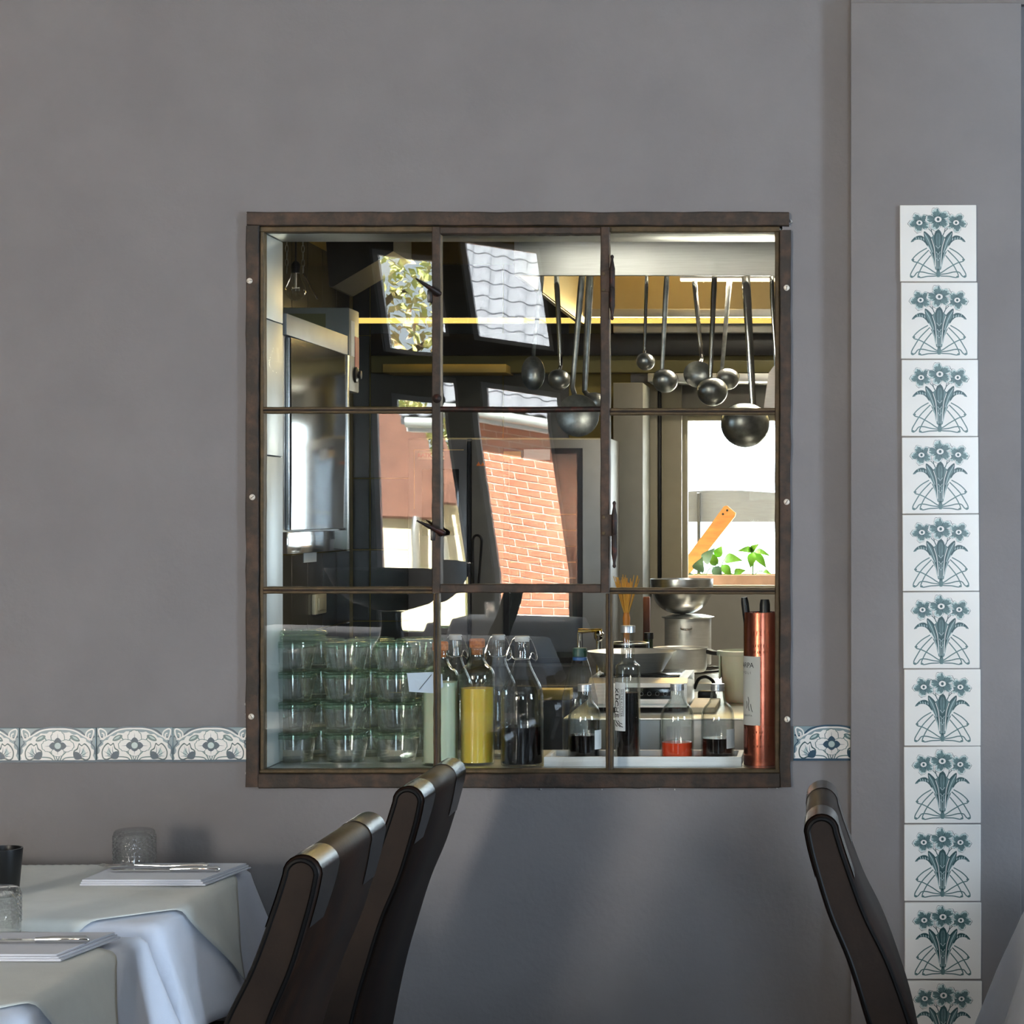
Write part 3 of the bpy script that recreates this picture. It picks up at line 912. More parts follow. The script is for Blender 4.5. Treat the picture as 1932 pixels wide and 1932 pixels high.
b = nb(); box(b, (KX0, WT, -0.05), (KX1, KY1, 0)); struct('floor_kitchen', b, mat('grey_floor_tiles', rgb(110, 106, 100), rough=0.4, var=0.1), 0)
b = nb(); box(b, (KX0, WT, KC), (KX1, KY1, KC + 0.1)); struct('ceiling_kitchen', b, M['kceiling'], 0)
b = nb(); box(b, (KX1, WT, 0), (KX1 + 0.1, KY1 + 0.12, KC)); struct('wall_kitchen_right', b, M['kwall'], 0)
b = nb(); box(b, (KX0 - 0.12, WT, 0), (KX0 - 0.006, KY1 + 0.12, KC)); kwl = struct('wall_kitchen_left', b, M['grout'], 0)
WX0, WX1, WZ0, WZ1 = -0.4605, 0.42, 1.1856, 1.735
b = nb()
for a_, c_ in (((-0.62, KY1, 0), (WX0, KY1 + 0.12, KC)), ((WX1, KY1, 0), (KX1, KY1 + 0.12, KC)), ((WX0, KY1, 0), (WX1, KY1 + 0.12, WZ0)), ((WX0, KY1, WZ1), (WX1, KY1 + 0.12, KC))):
    box(b, a_, c_)
struct('wall_kitchen_back', b, M['kwall'], 0)
b = nb(); box(b, (KX0, KY1 + 0.006, 0), (-0.62, KY1 + 0.12, KC)); kwb = struct('wall_kitchen_corner', b, M['grout'], 0)
# dark tiles, each one laid
tw, th, gap = 0.21, 0.2255, 0.0035
tb0 = None
def put_tile(proto, parent, loc, rot):
    t = proto.copy(); COL.objects.link(t); t.parent = parent; t.location = loc; t.rotation_euler = rot; return t
xg = -1.443
zlines = [1.082 - 0.2255 * 2 + 0.2255 * k for k in range(7)]
b = nb(); box(b, (gap / 2, -0.007, gap / 2), (tw - gap / 2, 0, th - gap / 2), bev=0.0012, seg=1)
proto = obj('wall_tile', b, M['tile_dark'], kwb, local=True)
first = True
b = nb(); box(b, (gap / 2, -0.007, gap / 2), (0.0555 - gap / 2, 0, th - gap / 2), bev=0.0012, seg=1)
half = obj('wall_tile', b, M['tile_dark'], kwb, local=True); half.location = (KX0 + 0.001, KY1 + 0.006, zlines[0])
for z in zlines[1:]:
    put_tile(half, kwb, (KX0 + 0.001, KY1 + 0.006, z), (0, 0, 0))
for k in range(4):
    w_ = min(tw, -0.62 - (xg + k * tw))
    for z in zlines:
        if w_ < tw - 1e-4:
            continue
        if first:
            proto.location = (xg + k * tw, KY1 + 0.006, z); first = False
        else:
            put_tile(proto, kwb, (xg + k * tw, KY1 + 0.006, z), (0, 0, 0))
tw2 = 0.183
b = nb(); box(b, (gap / 2, -0.007, gap / 2), (tw2 - gap / 2, 0, th - gap / 2), bev=0.0012, seg=1)
pl = obj('wall_tile', b, M['tile_dark'], kwl, local=True)
first = True
for k in range(6):
    for z in zlines:
        loc = (KX0 - 0.006, 1.465 + k * tw2, z)
        if first:
            pl.location = loc; pl.rotation_euler = (0, 0, PI / 2); first = False
        else:
            put_tile(pl, kwl, loc, (0, 0, PI / 2))

# boards and bands on the back wall, right to left
def band(name, px0, px1, py0, py1, Y, dep, m, label=None, cat=None, bev=0.002, kind=None):
    a_, c_ = P(px0, py1, Y), P(px1, py0, Y)
    b = nb(); box(b, a_, (c_.x, Y + dep, c_.z), bev=bev)
    o = obj(name, b, m)
    if label: tag(o, label, cat)
    if kind: o['kind'] = kind
    return o
band('trim_5', 700, 1640, 629, 670, 2.50, 0.095, M['kdark'], kind='structure')
band('trim_6', 700, 1640, 671, 703, 2.53, 0.065, M['olive'], kind='structure')  # olive colour stands in for wall tiles under dim yellow light
band('wall_shelf', 1222, 1640, 704, 720, 2.40, 0.19, M['steel_matt'], 'grey metal shelf edge above the bright kitchen window', 'shelf')
band('tile_shelf', 722, 955, 687, 703, 2.44, 0.155, mat('lit_ochre_edge', rgb(168, 146, 78), rough=0.5), 'shelf edge coloured ochre as if lit, on the dark wall above the oven', 'shelf')  # ochre stands in for yellow lamplight on the shelf edge
band('trim_7', 1157, 1640, 611, 628, 2.46, 0.13, M['steel_matt'], kind='structure')
# casing, post and dark joint left of the kitchen window
band('trim_8', 1248, 1286, 722, 1112, 2.57, 0.027, M['beige'], kind='structure')
band('trim_9', 1241, 1247, 722, 1112, 2.585, 0.013, M['black'], kind='structure')
band('trim_10', 1215, 1240, 722, 1112, 2.56, 0.038, M['beige'], kind='structure')
band('trim_11', 1157, 1213, 722, 1300, 2.30, 0.28, mat('dim_grey_post', rgb(122, 121, 112), rough=0.5, var=0.05), kind='structure')
kw = bpy.data.objects.new('window_9', None); COL.objects.link(kw); kw['kind'] = 'structure'; kw.location = (0, KY1 + 0.06, WZ0); ORG[kw.name] = Vector(kw.location)
b = nb()
fw = 0.018
for a_, c_ in (((WX0, KY1 + 0.04, WZ0), (WX0 + fw, KY1 + 0.08, WZ1)), ((WX1 - fw, KY1 + 0.04, WZ0), (WX1, KY1 + 0.08, WZ1)), ((WX0 + fw, KY1 + 0.04, WZ1 - fw), (WX1 - fw, KY1 + 0.08, WZ1)), ((WX0 + fw, KY1 + 0.04, WZ0), (WX1 - fw, KY1 + 0.08, WZ0 + 0.008))):
    box(b, a_, c_, bev=0.001)
obj('window_frame', b, M['beige'], kw)
b = nb(); box(b, (WX0 + fw, KY1 + 0.058, WZ0 + 0.008), (WX1 - fw, KY1 + 0.062, WZ1 - fw)); obj('pane', b, M['pane_far'], kw, smooth=0)
# small wooden wedge on the sill
b = nb(); box(b, P(1253, 1112, 2.55), (P(1275, 1104, 2.55).x, 2.568, P(1275, 1104, 2.55).z), bev=0.001)
o = obj('wood_wedge', b, M['wood']); tag(o, 'small brown wooden wedge at the foot of the window casing', 'wedge')

# ------------------------------------------------------------------ extractor hood with lamps
hx0 = P(970, 520, 1.05).x; hz = P(970, 520, 1.05).z
hood = thing('extractor_hood', 'wide brushed steel extractor hood with ladles hanging below', 'hood', (0.0, 1.75, hz))
b = nb(); box(b, (hx0, 1.05, hz), (KX1 - 0.05, 1.062, 2.40), bev=0.0015); obj('fascia', b, M['steel_h'], hood)
b = nb(); box(b, (hx0, 1.0625, hz), (hx0 + 0.012, 2.45, 2.40), bev=0.001); obj('side_panel', b, M['steel_h'], hood)
b = nb(); box(b, (hx0, 1.0625, 2.401), (KX1 - 0.05, 2.45, 2.413)); obj('top_panel', b, M['steel_matt'], hood, smooth=0)
b = nb(); box(b, (hx0 + 0.0125, 2.43, hz + 0.045), (KX1 - 0.05, 2.4495, 2.40)); obj('back_panel', b, mat('cream_hood_panel', rgb(176, 158, 112), rough=0.4, var=0.04), hood, smooth=0)
b = nb(); box(b, (hx0 + 0.0125, 2.36, hz + 0.020), (KX1 - 0.05, 2.4495, hz + 0.044), bev=0.002); obj('gutter', b, M['steel_matt'], hood)
b = nb(); prism(b, [Vector((hx0 + 0.0126, 1.4, hz + 0.002)), Vector((hx0 + 0.10, 1.5, 2.36)), Vector((hx0 + 0.10, 2.43, 2.36)), Vector((hx0 + 0.0126, 2.43, hz + 0.002))], (0.004, 0, 0)); obj('baffle', b, MATS['cream_hood_panel'], hood, smooth=0)
b = nb(); tube(b, [(hx0 + 0.02, 1.10, hz + 0.014), (KX1 - 0.06, 1.10, hz + 0.014)], 0.005, 8); obj('hanging_rail', b, M['steel'], hood)

led = thing('led_strip', 'long yellow light strip glowing along the kitchen back wall', 'lamp', (-0.2, 2.40, 2.0))
lz = px_z(604.5, 2.42)
b = nb(); box(b, (P(660, 0, 2.42).x, 2.42, lz - 0.0075), (KX1 - 0.05, 2.43, lz + 0.0075)); obj('diffuser', b, emission('yellow_light', (1.0, 0.64, 0.14, 1), 1.35), led, smooth=0)
b = nb(); box(b, (P(660, 0, 2.42).x, 2.431, lz - 0.009), (KX1 - 0.05, 2.45, lz + 0.010)); obj('housing', b, M['steel_matt'], led, smooth=0)
l = add_light('led_strip_light', 'AREA', (-0.1, 2.40, lz), (-PI / 2 + 0.5, 0, 0), 7.0, (1.0, 0.72, 0.28), shape='RECTANGLE', size=2.4, size_y=0.02)
l.parent = led; l.location = l.location - Vector(led.location)
tl = thing('hood_lamp', 'short white tube lamp glowing under the hood edge', 'lamp', (-0.2, 1.13, hz))
b = nb(); box(b, (P(1283, 0, 1.12).x, 1.12, hz - 0.004), (P(1600, 0, 1.12).x, 1.15, hz + 0.001)); obj('diffuser', b, emission('warm_white_light', (1.0, 0.80, 0.58, 1), 2.6), tl, smooth=0)
b = nb(); box(b, (P(1283, 0, 1.12).x, 1.115, hz + 0.0015), (P(1600, 0, 1.12).x, 1.16, hz + 0.012)); obj('housing', b, M['steel_matt'], tl, smooth=0)
l = add_light('hood_lamp_light', 'AREA', (-0.1, 1.135, hz - 0.006), (0, 0, 0), 13.0, (1.0, 0.86, 0.68), shape='RECTANGLE', size=0.45, size_y=0.03)
l.parent = tl; l.location = l.location - Vector(tl.location)
# the lamp in the hood that lights its cream back panel
hl = thing('hood_spot', 'round warm lamp recessed in the hood ceiling', 'lamp', (-0.45, 2.15, 2.36))
b = nb(); lathe(b, [(0, 0.0), (0.05, 0.0), (0.055, 0.02), (0.055, 0.038), (0, 0.038)], (-0.45, 2.15, 2.362), 20); obj('lamp_housing', b, M['white'], hl)
b = nb(); lathe(b, [(0, -0.002), (0.045, -0.002), (0.045, -0.0005), (0, -0.0005)], (-0.45, 2.15, 2.362), 20); obj('diffuser', b, emission('hood_bulb', (1, 0.7, 0.3, 1), 10.0), hl)
l = add_light('hood_spot_light', 'POINT', (-0.45, 2.15, 2.33), (0, 0, 0), 3.2, (1.0, 0.66, 0.26), shadow_soft_size=0.05)
l.parent = hl; l.location = l.location - Vector(hl.location)

stove_fill = thing('hood_spot', 'added round white fill lamp in the hood above the stove', 'lamp', (0.05, 1.62, 2.36))  # fill lamp added to brighten the stove and its pots
b = nb(); lathe(b, [(0, 0.0), (0.05, 0.0), (0.055, 0.02), (0.055, 0.038), (0, 0.038)], (0.05, 1.62, 2.362), 20); obj('lamp_housing', b, M['white'], stove_fill)
b = nb(); lathe(b, [(0, -0.002), (0.045, -0.002), (0.045, -0.0005), (0, -0.0005)], (0.05, 1.62, 2.362), 20); obj('diffuser', b, emission('stove_fill_disc', (1, 0.86, 0.66, 1), 10.0), stove_fill)
l = add_light('stove_fill_light', 'AREA', (0.05, 1.62, 2.35), (0, 0, 0), 8.5, (1.0, 0.90, 0.74), shape='DISK', size=0.10)
l.parent = stove_fill; l.location = l.location - Vector(stove_fill.location)
# grey duct and ceiling pipe in the dark corner above the cabinet
b = nb(); prism(b, [Vector((P(598, 440, 1.5).x, 1.5, KC - 0.001)), P(621, 541, 1.5), P(628, 541, 1.5), P(742, 474, 1.5), Vector((P(742, 440, 1.5).x, 1.5, KC - 0.001))], (0, 0.25, 0))
o = obj('air_duct', b, mat('dark_grey_sheet', rgb(64, 64, 63), rough=0.5, var=0.08), smooth=30); tag(o, 'grey tapering metal air duct in the dark upper left corner', 'duct')

# ------------------------------------------------------------------ ladles and skimmers
RAILY = 1.10
def ladle(name, label, top, mid, cen, r, wide=1.0, kind='ladle', hw=5, m='dark_steel', mh='polished', grp='ladles and skimmers hanging under the hood', yoff=0.0):
    Y = RAILY + yoff
    s = S(Y)
    t = P(top[0], top[1], Y); e = P(mid[0], mid[1], Y - 0.01); c = P(cen[0], cen[1], Y - 0.02)
    th_ = thing(name, label, 'ladle' if kind == 'ladle' else kind, (c.x, c.y, c.z - r * s), grp)
    b = nb()
    t2 = t + Vector((0, 0, 0.014))
    neck = c + Vector(((e.x - c.x) * 0.5, -r * s * 0.55 if kind == 'ladle' else 0.0, r * s * (0.62 if kind == 'ladle' else 0.9)))
    pts = [t2 + Vector((0, 0.014, -0.012)), t2 + Vector((0, 0.012, 0.002)), t2 + Vector((0, 0.0, 0.004)), t, t.lerp(e, 0.12), t.lerp(e, 0.5), t.lerp(e, 0.85), e, neck]
    w = hw * s
    tube(b, pts, [w * 0.5, w * 0.5, w * 0.6, w * 0.95, w * 1.05, w * 0.9, w * 0.8, w * 0.75, w * 0.8], 8, flat=(1.0, 0.35))
    obj('handle', b, M[mh], th_)
    if kind == 'ladle':
        b = nb()
        R = r * s
        outer = [(0, -R)] + [(R * math.cos(a), R * math.sin(a)) for a in [(-PI / 2) + k * (PI / 2 + 0.25) / 9 for k in range(1, 10)]]
        ri, zi = outer[-1]
        inner = [(ri + 0.0012, zi + 0.0008), (ri - 0.0008, zi + 0.0006)] + [((R - 0.0014) * math.cos(a), (R - 0.0014) * math.sin(a)) for a in [0.2 - k * (PI / 2 + 0.2) / 8 for k in range(1, 8)]] + [(0, -R + 0.0014)]
        rot = Matrix.Rotation(-0.75, 4, 'X') @ Matrix.Rotation(random.uniform(-0.12, 0.12), 4, 'Y') @ Matrix.Diagonal((wide, 1, 0.92, 1))
        lathe(b, outer + inner, c, 28, mtx=rot)
        obj('bowl', b, M[m], th_)
    else:
        b = nb()
        R = r * s
        prof = [(0, -0.012), (R * 0.5, -0.009), (R * 0.85, -0.003), (R, 0.001), (R, 0.0025), (R * 0.85, -0.0015), (R * 0.5, -0.0075), (0, -0.0105)]
        rot = Matrix.Rotation(PI / 2 + 0.12, 4, 'X') @ Matrix.Diagonal((wide, 1.25 if wide < 0.9 else 1.0, 1, 1))
        lathe(b, prof, c, 28, mtx=rot)
        d = obj('disc', b, M[m], th_)
        b = nb()
        for i in range(-5, 6):
            for j in range(-5, 6):
                x, y = (i + 0.5 * (j % 2)) * R / 6.2, j * R / 6.2
                if x * x + y * y < (0.72 * R) ** 2:
                    zz = -0.012 + 0.009 * (math.hypot(x, y) / R) ** 2 - 0.0006
                    lathe(b, [(0, 0), (0.0011, 0.0002), (0.0011, 0.0006), (0, 0.0008)], c + (rot @ Vector((x, y, zz))), 6, mtx=rot)
        obj('perforations', b, M['steel_panel'], d, kind='stuff')
    return th_
ladle('skimmer', 'dark oval perforated skimmer, leftmost of the hanging utensils', (1022, 521), (1007, 662), (1006, 704), 26, 0.85, 'skimmer', m='dark_steel', mh='dark_steel')
ladle('soup_ladle', 'round steel ladle just right of the leftmost oval skimmer', (1050, 521), (1058, 690), (1055, 716), 21)
ladle('skimmer', 'largest round perforated skimmer, dark, left of the upper hinge', (1098, 521), (1080, 730), (1090, 784), 40, 1.0, 'skimmer', hw=6, mh='dark_steel')
ladle('soup_ladle', 'ladle with wide dark handle partly behind the largest round skimmer', (1113, 521), (1103, 738), (1122, 762), 24, hw=7, mh='dark_steel', yoff=0.06)
ladle('soup_ladle', 'smallest round ladle, thin handle, right of the upper hinge', (1220, 525), (1216, 662), (1218, 682), 17.5, hw=3.6)
ladle('soup_ladle', 'dark round ladle second right of the upper hinge, black handle', (1258, 521), (1249, 698), (1255, 718), 24, hw=5, mh='dark_steel')
ladle('skimmer', 'tilted golden perforated strainer half hidden behind a ladle', (1309, 521), (1324, 676), (1317, 706), 25, 1.1, 'skimmer', hw=4.6, yoff=0.03)
ladle('soup_ladle', 'round shiny ladle hanging in front of the golden strainer', (1348, 521), (1340, 716), (1344, 738), 29, hw=5.2, yoff=-0.03)
ladle('soup_ladle', 'ladle with dark handle just right of the shiny front ladle', (1377, 521), (1362, 698), (1373, 714), 22, hw=4.8, mh='dark_steel', yoff=0.03)
ladle('soup_ladle', 'largest ladle with pouring lip, hanging low before the bright window', (1407, 521), (1421, 768), (1406, 800), 46, 1.0, hw=8)
# turner at the far right, half behind the frame
Y = RAILY
tr = thing('fish_turner', 'steel turner cut by the right window frame', 'turner', P(1458, 775, Y), 'ladles and skimmers hanging under the hood')
b = nb(); tube(b, [P(1456, 508, Y), P(1457, 560, Y), P(1460, 620, Y), P(1465, 690, Y)], [0.005, 0.006, 0.0045, 0.006], 8, flat=(1, 0.35)); obj('handle', b, M['polished'], tr)
b = nb(); prism(b, [P(1462, 688, Y), P(1450, 704, Y), P(1441, 770, Y), P(1485, 772, Y), P(1480, 704, Y), P(1470, 688, Y)], (0, 0.0015, 0)); obj('blade', b, M['steel'], tr, smooth=0)

# ------------------------------------------------------------------ left: steel cabinet, switch box, bulb, light switch
cf = -1.143
cab = thing('steel_cabinet', 'polished steel wall cabinet with mirror-like door at left', 'cabinet', (-1.3, 0.64, 1.33))
cy0, cy1, cz0, cz1 = 0.355, 0.935, 1.335, 1.845
b = nb()
box(b, (KX0 + 0.002, cy0, cz0), (cf - 0.012, cy1, cz1), bev=0.002); obj('body', b, M['steel_matt'], cab)
b = nb(); box(b, (cf - 0.0115, cy0, cz1 - 0.045), (cf, cy1, cz1), bev=0.001); obj('top_rail', b, mat('dull_zinc', rgb(150, 152, 152), rough=0.5, metal=0.5, var=0.05), cab)
b = nb(); box(b, (cf - 0.0115, cy0 + 0.035, cz0 + 0.05), (cf - 0.002, cy1 - 0.02, cz1 - 0.0465), bev=0.003)
grid_b = nb()
# door skin: gently dented polished sheet
def skin(u, v):
    y = cy0 + 0.037 + (cy1 - cy0 - 0.059) * u; z = cz0 + 0.052 + (cz1 - cz0 - 0.1) * v
    return (cf + 0.0005 + 0.0095 * math.sin(PI * u) * (0.75 + 0.25 * math.sin(PI * v)) + 0.0010 * math.sin(5 * u + 4 * v), y, z)
door = obj('door', b, M['steel'], cab)
grid(grid_b, skin, 14, 18); obj('door_skin', grid_b, M['mirror_steel'], door)
b = nb(); box(b, (cf - 0.0115, cy1 - 0.018, cz0), (cf + 0.004, cy1, cz1 - 0.0465), bev=0.001); obj('corner_post', b, M['steel'], cab)
b = nb(); box(b, (cf - 0.0115, cy0, cz0), (cf + 0.002, cy1 - 0.0185, cz0 + 0.047), bev=0.0015); obj('bottom_rail', b, M['mirror_steel'], cab)
b = nb(); box(b, (cf - 0.03, 0.62, cz0 - 0.024), (cf - 0.028, 0.74, cz0 - 0.0005)); o = obj('hanging_tag', b, M['grey_paint'], smooth=0); tag(o, 'small grey tag hanging below the steel cabinet', 'tag')

sb = thing('switch_box', 'grey switch box with red sticker and black knob behind the steel cabinet', 'switch box', (-1.25, 1.0, 1.72))
by0, by1, bz0, bz1 = 0.955, 1.06, 1.715, 1.915
b = nb(); box(b, (-1.34, by0, bz0), (cf, by1, bz1), bev=0.004); obj('body', b, M['grey_paint'], sb)
b = nb(); box(b, (cf + 0.0002, by0 + 0.012, 1.80), (cf + 0.0012, by0 + 0.05, 1.885)); obj('paper_label', b, M['paper'], sb, smooth=0)
b = nb(); box(b, (cf + 0.0002, by0 + 0.055, 1.775), (cf + 0.0014, by0 + 0.098, 1.85)); obj('red_sticker', b, M['red'], sb, smooth=0)
b = nb(); lathe(b, [(0, 0), (0.019, 0), (0.019, 0.006), (0.010, 0.010), (0.010, 0.016), (0, 0.017)], (cf + 0.0004, by0 + 0.055, 1.757), 20, mtx=Matrix.Rotation(PI / 2, 4, 'Y')); obj('knob', b, M['black'], sb)
b = nb(); box(b, (-1.29, by0 - 0.002, 1.86), (-1.2, by0 - 0.0005, 1.9)); obj('dark_plate', b, M['olive'], sb, smooth=0)

def pendant(name, label, c, R, top, parent_ceiling=None, chains=True):
    t = thing(name, label, 'bulb', (c[0], c[1], c[2] - R))
    prof = [(0, -R), (R * 0.55, -R * 0.84), (R * 0.92, -R * 0.4), (R, 0), (R * 0.93, R * 0.38), (R * 0.72, R * 0.85), (R * 0.5, R * 1.35), (R * 0.42, R * 1.75)]
    b = nb(); lathe(b, prof, c, 24); obj('bulb_glass', b, M['bulb'], t)
    b = nb(); lathe(b, [(0, R * 1.7), (R * 0.44, R * 1.7), (R * 0.44, R * 2.5), (R * 0.2, R * 2.8), (0, R * 2.8)], c, 16); obj('socket', b, M['black'], t)
    b = nb(); tube(b, [Vector(c) + Vector((0, 0, R * 1.7)), Vector(c) + Vector((0, 0, 0.2 * R))], R * 0.10, 6)
    tube(b, catmull([Vector(c) + Vector((0.35 * R * math.cos(k * 1.3), 0.35 * R * math.sin(k * 1.3), 0.2 * R + 0.1 * R * (k % 2))) for k in range(6)], 4), R * 0.03, 4); obj('filament', b, M['steel'], t)
    b = nb(); tube(b, [Vector(c) + Vector((0, 0, R * 2.8)), (c[0], c[1], top)], 0.002, 6); obj('cord', b, M['black'], t)
    return t
cb = P(558, 548, 0.70)
pendant('hanging_bulb', 'clear pear-shaped light bulb hanging in the dark kitchen corner', tuple(cb), 0.0235, KC)
for (pa, pb_, lab) in (((543, 452), (541, 515), 'thin steel chain hanging left of the clear light bulb'), ((569, 452), (572, 516), 'thin steel chain hanging right of the clear light bulb')):
    b = nb()
    A, B = P(pa[0], pa[1], 0.72), P(pb_[0], pb_[1], 0.72)
    A.z = KC
    n = int((A - B).length / 0.016)
    for k in range(n):
        c = A.lerp(B, (k + 0.5) / n)
        ring = [c + Vector(((0.003 * math.cos(t)) if k % 2 else 0, 0 if k % 2 else 0.003 * math.cos(t), 0.0095 * math.sin(t))) for t in [2 * PI * q / 8 for q in range(8)]]
        tube(b, ring, 0.0009, 4, closed=True)
    o = obj('chain', b, M['steel']); tag(o, lab, 'chain')
b = nb(); tube(b, catmull([P(572, 516, 0.72), P(582, 532, 0.72), P(588, 545, 0.72), P(599, 564, 0.72)], 5), 0.0018, 6); o = obj('hook_wire', b, M['chrome']); tag(o, 'bent chrome wire hook below the right chain', 'hook')
sw = thing('light_switch', 'cream rocker light switch on the dark tiled wall', 'switch', P(612, 1159, 2.0))
sx = KX0 + 0.001
b = nb(); box(b, (sx, 2.06, px_z(1159, 2.1)), (sx + 0.012, 2.20, px_z(1121, 2.1)), bev=0.003); obj('plate', b, M['switch'], sw)
b = nb(); box(b, (sx + 0.0125, 2.085, px_z(1152, 2.1)), (sx + 0.017, 2.175, px_z(1128, 2.1)), bev=0.002); obj('rocker', b, M['switch'], sw)

# ------------------------------------------------------------------ combi oven on its stand
OY = 2.0
ox0, ox1 = P(770, 0, OY).x, P(1150, 0, OY).x
oz1, oz0 = px_z(826, OY), 0.93
ov = thing('combi_oven', 'grey steel combi oven with a tall black-framed glass door', 'oven', ((ox0 + ox1) / 2, 2.25, oz0))
b = nb(); box(b, (ox0, OY + 0.02, oz0), (ox1, 2.57, oz1), bev=0.004); obj('body', b, M['oven_steel'], ov)
b = nb(); box(b, (ox0, OY, oz0 + 0.01), (P(881, 0, OY).x, OY + 0.019, oz1 - 0.004), bev=0.003); cp = obj('control_panel', b, mat('dark_grey_panel', rgb(92, 92, 94), rough=0.3, var=0.05), ov)
b = nb(); box(b, P(789, 867, OY - 0.0015), (P(838, 0, OY).x, OY - 0.0003, px_z(852, OY))); obj('name_plate', b, mat('cream_plate', rgb(212, 186, 160), rough=0.5), cp, smooth=0)
text_mesh('lettering', 'RATIONAL', 0.0155, M['ink_red'], Matrix.Translation(P(813, 859.5, OY - 0.002)) @ FRONT, cp, bold=0.0004)
b = nb()
for q in ((781, 848, 875, 849.5), (781, 848, 782.5, 960)):
    box(b, P(q[0], q[3], OY - 0.001), (P(q[2], 0, OY).x, OY - 0.0002, px_z(q[1], OY)))
obj('panel_line', b, M['tan'], cp, smooth=0)
b = nb(); box(b, P(796, 1010, OY - 0.002), (P(866, 0, OY).x, OY - 0.0003, px_z(885, OY)), bev=0.001); obj('display', b, M['black_gloss'], cp)
b = nb(); box(b, P(889, 1262, OY - 0.018), (ox1, OY + 0.019, oz1 - 0.004), bev=0.004); dr = obj('door', b, M['oven_steel'], ov)
b = nb(); box(b, P(882.5, 1255, OY), (P(888, 0, OY).x, OY + 0.015, oz1 - 0.01)); obj('door_gap', b, M['black'], ov, smooth=0)
# black frame around the door glass
b = nb()
gx0, gx1, gz1, gz0 = P(952, 0, OY).x, P(1101, 0, OY).x, px_z(846, OY), px_z(1250, OY)
fy0, fy1 = OY - 0.0225, OY - 0.0185
bw = 0.016
for a_, c_ in (((gx0, fy0, gz0), (gx0 + bw, fy1, gz1)), ((gx1 - bw, fy0, gz0), (gx1, fy1, gz1)), ((gx0 + bw, fy0, gz1 - bw), (gx1 - bw, fy1, gz1)), ((gx0 + bw, fy0, gz0), (gx1 - bw, fy1, gz0 + bw))):
    box(b, a_, c_)
obj('glass_frame', b, M['black'], dr, smooth=0)
b = nb(); box(b, (gx0 + bw, OY - 0.0205, gz0 + bw), (gx1 - bw, OY - 0.0186, gz1 - bw)); obj('door_glass', b, mat('dark_oven_glass', rgb(48, 54, 56), rough=0.08, var=0.1, scale=6), dr, smooth=0)
for py in (970, 1000, 1030, 1060, 1090):
    b = nb(); box(b, (gx0 + bw + 0.004, OY - 0.0212, px_z(py + 0.8, OY)), (gx1 - bw - 0.004, OY - 0.0207, px_z(py, OY))); obj('rack_line', b, M['tan'], dr, smooth=0)
b = nb(); tube(b, catmull([P(893, 1100, OY - 0.02), P(892, 1030, OY - 0.05), P(894, 1014, OY - 0.055), P(901, 1010, OY - 0.055), P(908, 1016, OY - 0.055), P(908, 1035, OY - 0.05), P(903, 1100, OY - 0.02)], 6), 0.0035, 8); obj('handle', b, M['black'], dr)
for wx in (903, 911):
    b = nb(); prism(b, [P(wx - 4.5, 879, OY - 0.019), P(wx + 4.5, 879, OY - 0.019), P(wx, 871, OY - 0.019)], (0, 0.0006, 0)); obj('warning_triangle', b, M['orange'], dr, smooth=0)
b = nb(); box(b, P(950, 866, OY - 0.0236), (P(985, 0, OY).x, OY - 0.0227, px_z(852, OY))); obj('tan_sticker', b, M['tan'], dr, smooth=0)
b = nb(); box(b, P(988, 868, OY - 0.0236), (P(1040, 0, OY).x, OY - 0.0227, px_z(848, OY))); obj('white_sticker', b, M['paper'], dr, smooth=0)
b = nb(); box(b, (ox0, OY + 0.03, 0), (ox1, 2.57, 0.928), bev=0.003); o = obj('oven_stand', b, M['kdark']); tag(o, 'black cabinet stand under the combi oven', 'stand')

# ------------------------------------------------------------------ worktop in front and stove behind
WZ = 0.979
wt = thing('work_table', 'steel work table with pale apron behind the bottle tray', 'table', (0.2, 0.8, 0))
wx0 = P(1064, 0, 0.46).x
b = nb(); box(b, (wx0, 0.45, WZ - 0.004), (KX1 - 0.02, 1.15, WZ), bev=0.001); obj('worktop', b, M['steel_h'], wt)
b = nb(); box(b, (P(1160, 0, 0.46).x, 0.46, WZ - 0.13), (P(1245, 0, 0.46).x, 0.475, WZ - 0.0045)); obj('apron', b, mat('pale_blue_panel', rgb(190, 202, 214), rough=0.4), wt, smooth=0)
b = nb(); box(b, (P(1246, 0, 0.46).x, 0.46, WZ - 0.13), (KX1 - 0.02, 0.475, WZ - 0.0045)); obj('apron', b, M['steel_matt'], wt, smooth=0)
for (x, y) in ((wx0 + 0.03, 0.5), (KX1 - 0.06, 0.5), (wx0 + 0.03, 1.11), (KX1 - 0.06, 1.11)):
    b = nb(); box(b, (x - 0.02, y - 0.02, 0), (x + 0.02, y + 0.02, WZ - 0.0045)); obj('leg', b, M['steel_matt'], wt, smooth=0)
ST = 1.0
st = thing('stove', 'steel gas stove with dark pan supports and pots on top', 'stove', (-0.1, 1.7, 0))
sx0, sx1 = -0.56, 0.6
b = nb(); box(b, (sx0, 1.40, 0), (sx1, 2.0, ST - 0.02), bev=0.004); obj('body', b, M['steel_h'], st)
